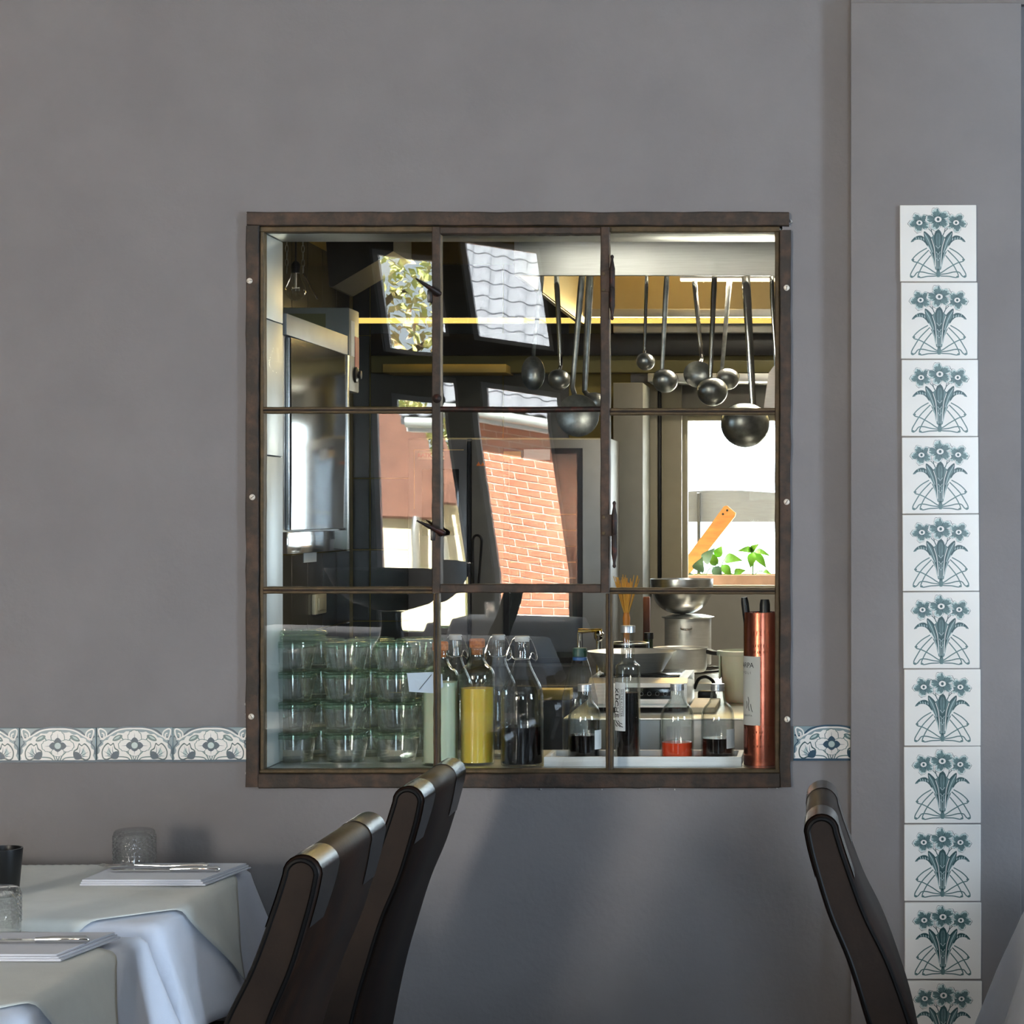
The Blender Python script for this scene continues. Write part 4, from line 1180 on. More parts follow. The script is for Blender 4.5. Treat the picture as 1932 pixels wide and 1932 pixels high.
for k in range(4):
    x = sx0 + 0.16 + k * 0.28
    b = nb()
    for a in (0, PI / 4, PI / 2, 3 * PI / 4):
        d = Vector((math.cos(a), math.sin(a), 0)) * 0.12
        c = Vector((x, 1.7, ST - 0.006)); tube(b, [c - d, c + d], 0.005, 6)
    tube(b, [Vector((x + 0.12 * math.cos(t), 1.7 + 0.12 * math.sin(t), ST - 0.006)) for t in [2 * PI * q / 20 for q in range(20)]], 0.005, 6, closed=True)
    obj('pan_support', b, M['kdark'], st)
    b = nb(); lathe(b, [(0.018, 0), (0.018, 0.012), (0.012, 0.018), (0, 0.018)], (x, 1.40, ST - 0.08), 16, mtx=Matrix.Rotation(PI / 2, 4, 'X')); obj('knob', b, M['black'], st)
# dark range at the left below the oven and an ochre strip coloured as its lit edge
b = nb(); box(b, (-1.0, 1.25, 0), (-0.565, 1.95, 0.985), bev=0.004); rg = obj('range_block', b, M['kdark'])
tag(rg, 'black range cooker in the dark behind the swing-top bottles', 'cooker')
b = nb(); box(b, P(1015, 1321, 1.18), (P(1076, 0, 1.18).x, 1.24, px_z(1301, 1.18)), bev=0.002); obj('painted_lit_edge', b, MATS['lit_ochre_edge'], rg)
# ------------------------------------------------------------------ jars on the pass shelf
def jar_parts(root, R=0.0475, h=0.0565, lid=True):
    rb = R * 0.80
    prof = [(0, 0.0), (rb - 0.003, 0.0), (rb, 0.003), (rb + 0.001, 0.012), (R - 0.002, h - 0.012), (R - 0.002, h - 0.009),
            (R - 0.0050, h - 0.009), (R - 0.0050, h - 0.012), (rb - 0.0025, 0.012), (rb - 0.005, 0.006), (0, 0.005)]
    b = nb(); lathe(b, prof, seg=36); obj('body', b, M['jar_glass'], root, local=True)
    b = nb(); lathe(b, [(R - 0.0052, h - 0.0086), (R - 0.0008, h - 0.0086), (R + 0.0012, h - 0.0065), (R + 0.0012, h - 0.003), (R - 0.0005, h - 0.0012), (R - 0.0048, h - 0.0012), (R - 0.0052, h - 0.0086)], seg=36)
    obj('rim', b, M['rim_green'], root, local=True)
    if lid:
        b = nb(); lathe(b, [(0, h - 0.0010), (R - 0.002, h - 0.0010), (R + 0.0005, h + 0.0004), (R + 0.0005, h + 0.0026), (R - 0.004, h + 0.0038), (rb, h + 0.0038), (rb - 0.001, h + 0.0030), (0, h + 0.0030)], seg=36)
        obj('lid', b, M['rim_green'], root, local=True)
PITCH = 0.0610
JY = 0.155
rows_n = ['bottom', 'third from top', 'second from top', 'topmost']
jar0 = None
jx = [P(553, 0, JY).x, P(652, 0, JY).x, P(749, 0, JY).x]
for ci, (x, cname) in enumerate(zip(jx, ('left', 'middle', 'right'))):
    for r in range(4):
        lab = 'clear glass jar with green rim, %s in the front %s stack' % (rows_n[r], cname)
        loc = (x + random.uniform(-0.001, 0.001), JY + random.uniform(-0.001, 0.001), SILL + 0.0003 + r * PITCH)
        if jar0 is None:
            jar0 = thing('glass_jar', lab, 'jar', loc, 'jars stacked on the pass shelf')
            jar_parts(jar0)
        else:
            dup(jar0, loc, random.uniform(0, 6), lab)
JY2 = 0.262
for ci, (px, cname) in enumerate(((606, 'left'), (700, 'middle'), (793, 'right'))):
    for r in range(4):
        lab = 'clear glass jar with green rim, %s in the rear %s stack' % (rows_n[r], cname)
        dup(jar0, (P(px, 0, JY2).x, JY2, SILL + 0.0003 + r * PITCH), random.uniform(0, 6), lab)
# loose glass lids on top of the left stack
for k, lab in enumerate(('lower of two loose green glass rings on the left jar stack', 'upper of two loose green glass rings on the left jar stack')):
    b = nb(); R = 0.052
    z0 = SILL + 0.0003 + 4 * PITCH + 0.0010 + k * 0.0105
    lathe(b, [(0, 0.001), (R - 0.008, 0.001), (R - 0.006, 0.0), (R - 0.001, 0.0), (R, 0.002), (R, 0.006), (R - 0.003, 0.0085), (R - 0.009, 0.0095), (R - 0.012, 0.005), (0, 0.005)], (jx[0] + 0.012 + 0.002 * k, JY + 0.012, z0), 36)
    o = obj('glass_ring', b, M['rim_green']); tag(o, lab, 'glass ring', 'loose glass rings')

# ------------------------------------------------------------------ bottles
def bottle(name, label, px, Y, base_z, prof_px, wall=0.0026, liquid=None, level=None, glass='glass', cat='bottle', group=None, ribs=0):
    """prof_px: outer profile as (half width px, y px) from bottom to mouth"""
    s = S(Y)
    c = Vector((P(px, 0, Y).x, Y, base_z))
    yb = prof_px[0][1]
    t = thing(name, label, cat, tuple(c), group)
    outer = [(hw * s, (yb - y) * s) for hw, y in prof_px]
    # smooth resample
    inner = []
    for (r, z) in outer[::-1]:
        inner.append((max(r - wall, 0.002), max(z, wall * 1.6)))
    prof = [(0, 0.0)] + [(outer[0][0] - 0.002, 0.0)] + [(outer[0][0], 0.002)] + outer[1:] + [(outer[-1][0] - 0.0005, outer[-1][1] + 0.0008)] + inner[:-1] + [(inner[-1][0] - 0.001, wall * 1.6), (0, wall * 1.6)]
    rf = None
    if ribs:
        rf = lambda r, z, a: r
    b = nb(); lathe(b, prof, tuple(c), 40); obj('body', b, M[glass], t)
    if liquid:
        zl = (yb - level) * s
        lp = []
        zs_ = [wall * 1.6 + 0.0006] + [z for r, z in outer if wall * 1.6 + 0.0006 < z < zl] + [zl]
        def rad(z):
            for i in range(len(outer) - 1):
                if outer[i][1] <= z <= outer[i + 1][1]:
                    f = (z - outer[i][1]) / max(1e-6, outer[i + 1][1] - outer[i][1])
                    return outer[i][0] + f * (outer[i + 1][0] - outer[i][0])
            return outer[0][0]
        lp = [(0, zs_[0])] + [(rad(z) - wall - 0.0004, z) for z in zs_] + [(0, zl)]
        b = nb(); lathe(b, lp, tuple(c), 40); obj('liquid', b, M[liquid], t)
    return t, c, s, yb

def smooth_prof(pts, n=5):
    return [(p.x, p.y) for p in catmull([(a, c, 0) for a, c in pts], n)]

def cyl_label(t, c, r, z0, z1, a0, a1, m, name='paper_label', n=14):
    """paper wrapped on a cylinder; angles measured from the camera direction (-Y), positive to the right"""
    b = nb()
    def fn(u, v):
        a = a0 + (a1 - a0) * u
        return (c.x + r * math.sin(a), c.y - r * math.cos(a), z0 + (z1 - z0) * v)
    grid(b, fn, n, 2)
    r2 = r - 0.0002
    return obj(name, b, m, t)

TRAY_Y0, TRAY_Y1 = 0.055, 0.185
tray = thing('serving_tray', 'whitewashed wooden tray carrying four small bottles', 'tray', (P(1212, 0, 0.1).x, 0.12, SILL))
tx0, tx1 = P(1026, 0, TRAY_Y0).x, P(1399, 0, TRAY_Y0).x
tzt = SILL + 0.0195
b = nb(); box(b, (tx0, TRAY_Y0, SILL), (tx1, TRAY_Y0 + 0.010, tzt), bev=0.001); obj('front_rail', b, M['tray'], tray)
b = nb(); box(b, (tx0, TRAY_Y1 - 0.010, SILL), (tx1, TRAY_Y1, tzt), bev=0.001); obj('back_rail', b, M['tray'], tray)
b = nb(); box(b, (tx0, TRAY_Y0 + 0.0105, SILL), (tx0 + 0.010, TRAY_Y1 - 0.0105, tzt), bev=0.001); obj('side_rail', b, M['tray'], tray)
b = nb(); box(b, (tx1 - 0.010, TRAY_Y0 + 0.0105, SILL), (tx1, TRAY_Y1 - 0.0105, tzt), bev=0.001); obj('side_rail', b, M['tray'], tray)
b = nb(); box(b, (tx0 + 0.0105, TRAY_Y0 + 0.0105, SILL), (tx1 - 0.0105, TRAY_Y1 - 0.0105, SILL + 0.008)); obj('base_board', b, M['tray'], tray, smooth=0)

BY = 0.118
bz = SILL + 0.0085
def round_bottle(px, hw, ytop, ybot, liq, lev, label, lab_a=None, lab_px=None):
    sh = smooth_prof([(hw, 1365), (hw * 0.97, 1352), (hw * 0.82, 1339), (hw * 0.56, 1329), (13.0, 1318)], 5)
    prof = [(hw, ybot), (hw, ybot - 4), (hw, 1372)] + sh + [(12.2, 1310), (12.2, ytop + 12), (13.2, ytop + 11), (13.2, ytop + 6)]
    t, c, s, yb = bottle('small_bottle', label, px, BY, bz, prof, liquid=liq, level=lev, group='small round-shouldered bottles on the tray')
    b = nb(); z0 = (yb - (ytop + 13)) * s; z1 = (yb - ytop) * s
    lathe(b, [(0.0137, z0), (0.0139, z1 - 0.0025), (0.0139, z1 - 0.0006), (0.0132, z1), (0, z1)] , tuple(c), 28); lathe(b, [(0.0120, z0 + 0.0), (0.0137, z0)], tuple(c), 28); obj('cap', b, M['cap'], t)
    if lab_a:
        a0, a1, y0, y1 = lab_a
        cyl_label(t, c, hw * s + 0.0005, bz + (yb - y1) * s, bz + (yb - y0) * s, a0, a1, M['paper'])
    return t, c, s, yb
round_bottle(1103, 31, 1295, 1436, 'vinegar', 1390, 'small bottle of black liquid, leftmost on the tray', (0.75, 1.9, 1380, 1416))
round_bottle(1277.5, 31.5, 1294, 1436, 'red_liquid', 1404, 'small bottle with a little orange-red liquid on the tray', (2.3, 3.9, 1378, 1402))
round_bottle(1354, 31.5, 1294, 1436, 'vinegar', 1396, 'small bottle of black liquid, rightmost on the tray', (0.6, 1.6, 1378, 1414))
prof = [(23.5, 1436), (23.5, 1430), (23.5, 1266)] + smooth_prof([(23.5, 1264), (22.6, 1259), (19, 1256), (14.5, 1252), (12.6, 1244)], 4) + [(12.2, 1230), (12.2, 1200), (13, 1198), (13, 1194)]
t, c, s, yb = bottle('tall_bottle', 'tall slim bottle of black liquid with sideways printed label', 1184.5, BY - 0.004, bz, prof, liquid='vinegar', level=1310)
b = nb(); lathe(b, [(0.0132, (yb - 1197) * s), (0.0148, (yb - 1197) * s), (0.0150, (yb - 1186) * s), (0.0142, (yb - 1184) * s), (0, (yb - 1184) * s)], tuple(c), 28); obj('cap', b, M['cap'], t)
lr = 23.5 * s + 0.0006
la0, la1 = -1.75, -0.10
lb = cyl_label(t, c, lr, bz + (yb - 1381) * s, bz + (yb - 1290) * s, la0, la1, M['paper'])
def wrap_text(body, size, ang, zc, m, parent, c, r, spacing=1.0, bold=0.0, shear=0.0, vertical=True):
    """lettering bent around the bottle; vertical text reads downwards"""
    o = text_mesh('lettering', body, size, m, Matrix.Identity(4), None, spacing=spacing, bold=bold, shear=shear, extrude=0.0)
    me = o.data
    for v in me.vertices:
        x, y = v.co.x, v.co.y
        if vertical:
            al, z = ang + y / r, zc - x
        else:
            al, z = ang + x / r, zc + y
        v.co = Vector((c.x + (r + 0.0004) * math.sin(al), c.y - (r + 0.0004) * math.cos(al), z)) - ORG[parent.name]
    o.parent = parent
    return o
zmid = bz + (yb - 1330) * s
wrap_text('K\u00dcCHE', 0.0175, -0.98, zmid + 0.002, M['ink'], lb, c, lr, spacing=1.05, bold=0.0004)
wrap_text('WILDE KLOSTER', 0.0074, -0.42, zmid + 0.002, M['ink'], lb, c, lr, spacing=1.0)
b = nb()
for k in range(2):
    def ln(u, v, k=k):
        a = -0.60 + 0.035 * v if k == 0 else -0.26 + 0.03 * v
        return (c.x + (lr + 0.0004) * math.sin(a), c.y - (lr + 0.0004) * math.cos(a), zmid + 0.030 - 0.055 * u)
    grid(b, ln, 2, 1)
obj('underline', b, M['ink'], lb, smooth=0)
b = nb()
for (a0, z0, a1, z1) in ((-1.1, -0.034, -0.75, -0.040), (-0.95, -0.037, -0.55, -0.046), (-0.8, -0.034, -0.35, -0.041), (-1.15, -0.041, -0.85, -0.046), (-0.7, -0.04, -0.3, -0.047)):
    q = []
    for f in range(5):
        a = a0 + (a1 - a0) * f / 4; z = zmid + z0 + (z1 - z0) * f / 4 + 0.0012 * math.sin(f * 2.2)
        q.append(Vector((c.x + (lr + 0.0005) * math.sin(a), c.y - (lr + 0.0005) * math.cos(a), z)))
    tube(b, q, 0.0007, 5)
obj('leaf_emblem', b, M['ink'], lb)

# swing-top bottles
def swing_top(px, Y, hw, ytop, ybot, label, liquid=None, level=None):
    Hh = ybot - ytop
    yy = lambda f: ybot - Hh * f
    sh = smooth_prof([(hw, yy(0.50)), (hw * 0.99, yy(0.54)), (hw * 0.90, yy(0.61)), (hw * 0.66, yy(0.69)), (hw * 0.47, yy(0.755)), (hw * 0.36, yy(0.81))], 5)
    prof = [(hw, ybot), (hw, ybot - 5), (hw, yy(0.48))] + sh + [(hw * 0.335, yy(0.86)), (hw * 0.33, yy(0.93)), (hw * 0.34, yy(0.945)), (hw * 0.34, yy(0.955))]
    t, c, s, yb = bottle('swing_top_bottle', label, px, Y, SILL + 0.0004, prof, liquid=liquid, level=level, group='swing-top bottles on the pass shelf')
    z = lambda f: Hh * f * s
    b = nb(); R = hw * 0.34 * s
    lathe(b, [(0, z(0.957)), (R * 0.92, z(0.957)), (R * 1.02, z(0.965)), (R * 1.08, z(0.99)), (R * 0.98, z(1.0)), (0, z(1.0))], tuple(c), 24); obj('stopper', b, M['stopper'], t)
    b = nb()
    zz = SILL + 0.0004
    for sg in (-1, 1):
        xs_ = sg * R
        tube(b, catmull([(c.x + xs_ * 0.55, c.y - R * 0.4, zz + z(0.985)), (c.x + xs_ * 1.25, c.y - R * 0.3, zz + z(0.975)), (c.x + xs_ * 1.95, c.y - R * 0.2, zz + z(0.88)), (c.x + xs_ * 2.15, c.y - R * 0.3, zz + z(0.83)), (c.x + xs_ * 1.9, c.y - R * 0.6, zz + z(0.815)), (c.x + xs_ * 1.15, c.y - R * 0.8, zz + z(0.845))], 5), 0.0009, 6)
        tube(b, catmull([(c.x + xs_ * 1.9, c.y - R * 0.3, zz + z(0.80)), (c.x + xs_ * 1.95, c.y - R * 0.5, zz + z(0.85)), (c.x + xs_ * 1.5, c.y - R * 0.9, zz + z(0.875)), (c.x + xs_ * 1.1, c.y - R * 0.9, zz + z(0.83)), (c.x, c.y - R * 1.15, zz + z(0.82))], 5), 0.0009, 6)
    ring = [(c.x + R * 1.12 * math.cos(a), c.y + R * 1.12 * math.sin(a), zz + z(0.825)) for a in [2 * PI * k / 20 for k in range(20)]]
    tube(b, ring, 0.0009, 6, closed=True)
    obj('wire_bail', b, M['chrome'], t)
    return t
swing_top(985, 0.085, 40, 1208, 1451, 'swing-top bottle half filled with black liquid, in front of the others', 'vinegar', 1378)
swing_top(940.5, 0.215, 35, 1204, 1436, 'empty swing-top bottle behind the black and yellow bottles')
swing_top(859.5, 0.225, 34, 1204, 1435, 'empty swing-top bottle behind the green and yellow bottles')

# ribbed cork bottles
def cork_bottle(px, Y, hw, ytop, ysh, ybot, label, liquid, level, cork_r=14.5):
    sh = smooth_prof([(hw, ysh + 16), (hw * 0.98, ysh + 6), (hw * 0.85, ysh - 4), (hw * 0.6, ysh - 12), (hw * 0.44, ysh - 20)], 4)
    body = []
    y = ybot - 6
    k = 0
    while y > ysh + 20:
        body.append((hw - (0.35 if k % 2 else 0.0), y)); y -= 3.2; k += 1
    prof = [(hw, ybot)] + body + sh + [(hw * 0.40, ysh - 30), (hw * 0.41, ytop + 26), (hw * 0.46, ytop + 24), (hw * 0.46, ytop + 18)]
    t, c, s, yb = bottle('cork_bottle', label, px, Y, SILL + 0.0004, prof, liquid=liquid, level=level, glass='glass_green', group='ribbed bottles with cork stoppers')
    b = nb(); z = lambda y: (yb - y) * s
    lathe(b, [(0, z(ytop + 30)), (hw * 0.31 * s, z(ytop + 30)), (hw * 0.33 * s, z(ytop + 17.5)), (cork_r * s, z(ytop + 16)), (cork_r * 1.02 * s, z(ytop + 3)), (cork_r * 0.9 * s, z(ytop)), (0, z(ytop))], tuple(c), 24); obj('cork', b, M['cork'], t)
    return t, c, s, yb
cork_bottle(900, 0.105, 33.5, 1212, 1272, 1448, 'ribbed cork bottle of yellow cordial', 'yellow_liquid', 1305)
t, c, s, yb = cork_bottle(831, 0.100, 34.5, 1217, 1275, 1448, 'ribbed cork bottle of cloudy pale green cordial', 'cloudy_liquid', 1293)
b = nb()
q = [P(768, 1270, 0.060), P(818, 1268, 0.060), P(834, 1272, 0.061), P(836, 1296, 0.061), P(818, 1308, 0.060), P(772, 1305, 0.062)]
prism(b, q, (0, 0.0006, 0)); o = obj('paper_note', b, mat('pale_blue_paper', rgb(200, 214, 232), rough=0.7, var=0.02), t, smooth=0)
b = nb(); tube(b, [P(791, 1301, 0.0595), P(814, 1273, 0.0595)], 0.0006, 5); obj('pen_stroke', b, M['ink'], o)

# clear plastic bottle with green cap
prof = [(33, 1438), (33, 1425), (34, 1345), (33, 1330), (30, 1318), (22, 1285), (15, 1262), (13, 1256), (12.5, 1250)]
s_ = S(0.27); cpt = Vector((P(1094, 0, 0.27).x, 0.27, SILL + 0.0004))
t = thing('plastic_bottle', 'clear conical plastic bottle with dark green cap', 'bottle', tuple(cpt))
pp = [(0, 0.0), (0.028, 0.0)] + [(a * s_, (1440 - y) * s_) for a, y in prof]
b = nb(); lathe(b, pp, tuple(cpt), 32); obj('body', b, M['pet'], t)
z = lambda y: (1440 - y) * s_
b = nb(); lathe(b, [(13 * s_, z(1262)), (14 * s_, z(1262)), (14 * s_, z(1257)), (12.6 * s_, z(1256)), (13 * s_, z(1262))], tuple(cpt), 24); obj('neck_ring', b, M['blue_ring'], t)
b = nb(); lathe(b, [(12.8 * s_, z(1255)), (13.6 * s_, z(1255)), (13.8 * s_, z(1243)), (12.8 * s_, z(1239)), (0, z(1238))], tuple(cpt), 24, rfun=lambda r, zz, a: r + 0.0002 * math.sin(24 * a)); obj('cap', b, M['green_cap'], t)

# ------------------------------------------------------------------ copper tube with tools
CYT = 0.10
sC = S(CYT)
cc = Vector((P(1436.5, 0, CYT).x, CYT, SILL + 0.0004))
Rc = 33.5 * sC
Hc = (1451 - 1164) * sC
t = thing('copper_tube', 'tall copper tin with a paper label, holding black handles', 'tin', tuple(cc))
b = nb(); lathe(b, [(0, 0), (Rc, 0), (Rc, 0.004), (Rc, Hc - 0.002), (Rc - 0.0004, Hc), (Rc - 0.0014, Hc), (Rc - 0.0016, 0.004), (0, 0.004)], tuple(cc), 48); tc_ = obj('body', b, M['copper'], t)
for (y, n, w_) in ((1203, 5, 0.004), (1226, 7, 0.0024), (1238, 9, 0.002), (1388, 6, 0.0018), (1397, 3, 0.003), (1414, 5, 0.002)):
    b = nb(); rn = random.Random(y)
    zc_ = SILL + (1451 - y) * sC
    for k in range(n):
        a = -0.42 + 0.85 * k / (n - 1) + rn.uniform(-0.03, 0.03)
        p0 = Vector((cc.x + Rc * math.sin(a), CYT - Rc * math.cos(a), zc_ - w_)); p1 = p0 + Vector((0, 0, 2 * w_))
        tube(b, [p0, p1], 0.0008, 5)
        a2 = a + 0.045
        tube(b, [p1 if k % 2 else p0, Vector((cc.x + Rc * math.sin(a2), CYT - Rc * math.cos(a2), (p1 if k % 2 else p0).z))], 0.0008, 5)
    obj('embossing', b, M['copper'], tc_)
lr = Rc + 0.0006
lb = cyl_label(t, cc, lr, SILL + (1451 - 1375) * sC, SILL + (1451 - 1246) * sC, -1.9, -0.12 + 0.08, mat('light_grey_label', rgb(206, 206, 202), rough=0.7, var=0.02))
wrap_text('SARPA', 0.0145, -0.98, SILL + (1451 - 1263) * sC, M['ink'], lb, cc, lr, vertical=False)
wrap_text('P O L I', 0.0072, -0.92, SILL + (1451 - 1277) * sC, M['ink'], lb, cc, lr, vertical=False, spacing=1.15)
wrap_text('GRAPPA', 0.0052, -0.82, SILL + (1451 - 1357) * sC, M['ink'], lb, cc, lr, vertical=False, spacing=1.3)
b = nb()
for q in ([(-0.78, 1322), (-0.72, 1330), (-0.76, 1338), (-0.70, 1348)], [(-0.9, 1330), (-0.85, 1336), (-0.9, 1344)], [(-0.6, 1335), (-0.55, 1345), (-0.48, 1350)]):
    tube(b, [Vector((cc.x + (lr + 0.0003) * math.sin(a), CYT - (lr + 0.0003) * math.cos(a), SILL + (1451 - y) * sC)) for a, y in q], 0.0006, 5)
obj('figure_sketch', b, M['ink'], lb)
zt = SILL + 0.006
def stick(name, label, p_top, p_base, w, hh):
    b = nb()
    d = (p_top - p_base)
    tube(b, [p_base, p_base + d * 0.6, p_base + d * 0.97, p_top], [w * 0.8, w, w, w * 0.8], 10, flat=(1, 0.6))
    o = obj(name, b, M['black']); tag(o, label, 'handle', 'black handles in the copper tin'); return o
stick('tool_handle', 'slanted black handle leaning out of the copper tin', P(1404, 1127, CYT - 0.01), Vector((cc.x + 0.004, CYT + 0.008, zt + 0.02)), 0.0075, 0)
stick('tool_handle', 'upright thick black handle in the copper tin', P(1443, 1131, CYT + 0.004), Vector((cc.x + 0.010, CYT - 0.010, zt)), 0.0105, 0)

# ------------------------------------------------------------------ things on the work table
HY = 0.60
hb = thing('induction_hob', 'portable steel induction hob with black touch panel', 'hob', (P(1212, 0, HY).x, HY + 0.15, WZ))
hx0_, hx1_ = P(1110, 0, HY).x, P(1296, 0, HY).x
b = nb()
h0, h1 = WZ + 0.010, px_z(1289, HY)
prism(b, [Vector((hx0_, HY, h0)), Vector((hx0_, HY, h1)), Vector((hx0_, HY + 0.03, h1 + 0.010)), Vector((hx0_, HY + 0.27, h1 + 0.010)), Vector((hx0_, HY + 0.27, h0))], (hx1_ - hx0_, 0, 0)); obj('body', b, M['steel'], hb, smooth=0)
b = nb(); box(b, (P(1170, 0, HY).x, HY - 0.0025, px_z(1319, HY)), (P(1266, 0, HY).x, HY - 0.0003, px_z(1297, HY)), bev=0.0006); tp = obj('touch_panel', b, M['black_gloss'], hb)
for k in range(5):
    b = nb(); cx_ = P(1195 + 15 * k, 1309, HY - 0.003)
    tube(b, [cx_ + Vector((0.0042 * math.cos(a), 0, 0.0042 * math.sin(a))) for a in [2 * PI * q / 14 for q in range(14)]], 0.0003, 4, closed=True); obj('touch_key', b, M['steel_panel'], tp)
b = nb(); box(b, (hx0_, HY - 0.003, px_z(1331, HY)), (hx1_, HY - 0.0003, px_z(1328, HY))); obj('front_edge', b, M['steel_panel'], hb, smooth=0)
b = nb(); box(b, (hx0_ + 0.02, HY + 0.045, h1 + 0.0102), (hx1_ - 0.02, HY + 0.255, h1 + 0.0135), bev=0.001); obj('glass_top', b, M['black_gloss'], hb)
for (x, y) in ((hx0_ + 0.03, HY + 0.03), (hx1_ - 0.03, HY + 0.03), (hx0_ + 0.03, HY + 0.24), (hx1_ - 0.03, HY + 0.24)):
    b = nb(); lathe(b, [(0, 0.0003), (0.014, 0.0003), (0.014, 0.0098), (0, 0.0098)], (x, y, WZ), 14); obj('foot', b, M['black'], hb)

def pan(name, label, cat, px, Y, z0, prof, m, thick=0.0015, group=None):
    """prof: outer (half width px, height px above base)"""
    s = S(Y); c = Vector((P(px, 0, Y).x, Y, z0))
    t = thing(name, label, cat, tuple(c), group)
    o_ = [(a * s, h * s) for a, h in prof]
    i_ = [(max(a - thick, 0), max(h, thick)) for a, h in o_[::-1]]
    b = nb(); lathe(b, [(0, 0)] + o_ + i_ + [(0, thick)], tuple(c), 44)
    obj('bowl' if cat == 'bowl' else 'body', b, M[m], t)
    return t, c, s
zc = h1 + 0.0138
t, c, s = pan('mixing_bowl', 'wide flaring steel bowl on the induction hob', 'bowl', 1192, HY + 0.16, zc, [(56, 0), (58, 1), (79, 36), (83, 38), (84, 39.5)], 'steel_soft')
# tub
TY = 0.85
t, c, s = pan('plastic_tub', 'tapered pale green plastic tub left of the copper tin', 'tub', 1399, TY, WZ + 0.0004, [(32, 0), (34, 3), (42, 88), (42, 90)], 'tub', 0.002)
b = nb(); lathe(b, [(41.5 * s, 90 * s), (46 * s, 88 * s), (47 * s, 91 * s), (46.5 * s, 97 * s), (41 * s, 98 * s), (39.5 * s, 92 * s)], tuple(c), 44); obj('rim', b, M['tub'], t)
b = nb(); box(b, (c.x - 0.052, c.y - 0.03, c.z + 45 * s), (c.x - 0.0475, c.y - 0.005, c.z + 92 * s), bev=0.002); obj('lug', b, M['tub'], t)
# board and cable by the hob
b = nb(); box(b, (P(1302, 0, 0.62).x, 0.56, WZ + 0.0004), (P(1352, 0, 0.62).x, 0.80, WZ + 0.014), bev=0.002); o = obj('chopping_board', b, mat('pale_beech', rgb(222, 206, 176), rough=0.55, var=0.08)); tag(o, 'small pale wooden board beside the induction hob', 'board')
b = nb(); tube(b, catmull([P(1310, 1300, 0.86), P(1318, 1282, 0.86), P(1332, 1277, 0.85), P(1344, 1284, 0.84), P(1348, 1298, 0.84), P(1348, 1318, 0.84)], 6), 0.004, 8); o = obj('cable', b, M['black']); tag(o, 'black cable arching behind the induction hob', 'cable')
b = nb(); box(b, P(1316, 1322, 0.84), (P(1352, 0, 0.84).x, 0.86, px_z(1303, 0.84)), bev=0.006); o = obj('power_plug', b, M['kdark']); tag(o, 'dark power plug beside the pale tub', 'plug')

# whisk bundle in a dark lidded pot behind the tall bottle
QY = 0.95
t, c, s = pan('utensil_pot', 'dark round pot behind the tall bottle holding a straw brush', 'pot', 1186, QY, WZ + 0.0004, [(26, 0), (28, 4), (32, 40), (36, 98), (36, 104)], 'black', 0.003)
b = nb(); tube(b, [(c.x + 36.4 * s * math.cos(a), c.y + 36.4 * s * math.sin(a), c.z + 104 * s) for a in [2 * PI * k / 30 for k in range(30)]], 0.0025, 6, closed=True); obj('rim', b, M['steel'], t)
bt = P(1182, 1178, QY)
br = thing('straw_brush', 'fan-shaped golden straw brush standing in the dark pot', 'brush', (bt.x, QY, WZ + 0.01))
b = nb(); tube(b, [(bt.x, QY, WZ + 0.01), (bt.x, QY, bt.z - 0.01), (bt.x, QY, bt.z + 0.015), (bt.x, QY, bt.z + 0.028)], [0.006, 0.0075, 0.009, 0.0065], 10); obj('handle', b, mat('orange_bamboo', rgb(220, 140, 60), rough=0.5), br)
rn = random.Random(2)
b = nb()
for k in range(46):
    a = rn.uniform(-0.30, 0.30); d = rn.uniform(-0.12, 0.12)
    p0 = Vector((bt.x + a * 0.012, QY + d * 0.01, bt.z + 0.02)); L = rn.uniform(0.075, 0.10)
    tube(b, [p0, p0 + Vector((math.sin(a) * L * 0.5, d * L * 0.5, L * 0.5)), p0 + Vector((math.sin(a) * L, d * L, L))], 0.0009, 4)
obj('bristles', b, M['straw'], br, kind='stuff')
# oil bottle and little jars in front of the stove
def simple_bottle(name, label, px, Y, z0, prof, m, capm, caph, grp=None):
    s = S(Y); c = Vector((P(px, 0, Y).x, Y, z0))
    t = thing(name, label, 'bottle', tuple(c), grp)
    b = nb(); lathe(b, [(0, 0)] + [(a * s, h * s) for a, h in prof] + [(0, prof[-1][1] * s)], tuple(c), 24); obj('body', b, m, t)
    b = nb(); h0_ = prof[-1][1] * s + 0.0003; r_ = prof[-1][0] * s * 1.12
    lathe(b, [(0, h0_), (r_, h0_), (r_, h0_ + caph * s), (0, h0_ + caph * s)], tuple(c), 20); obj('cap', b, capm, t)
    return t
og = mat('green_oil_glass', rgb(40, 60, 32), rough=0.08, var=0.1, spec=0.8)
simple_bottle('oil_bottle', 'dark green oil bottle with black cap beside the straw brush', 1224, 1.05, WZ + 0.0004, [(11, 0), (11.5, 3), (11.5, 70), (8, 88), (8, 105)], og, M['black'], 12)
simple_bottle('spice_jar', 'small amber spice bottle with black cap in front of the saucepan', 1273, 1.02, WZ + 0.0004, [(7, 0), (7.5, 2), (7.5, 36)], mat('amber_glass', rgb(150, 104, 40), rough=0.1), M['black'], 14)
simple_bottle('spice_jar', 'small spice jar with golden lid in front of the saucepan', 1289, 1.0, WZ + 0.0004, [(8, 0), (8.5, 2), (8.5, 30)], MATS['amber_glass'], M['brass'], 16)
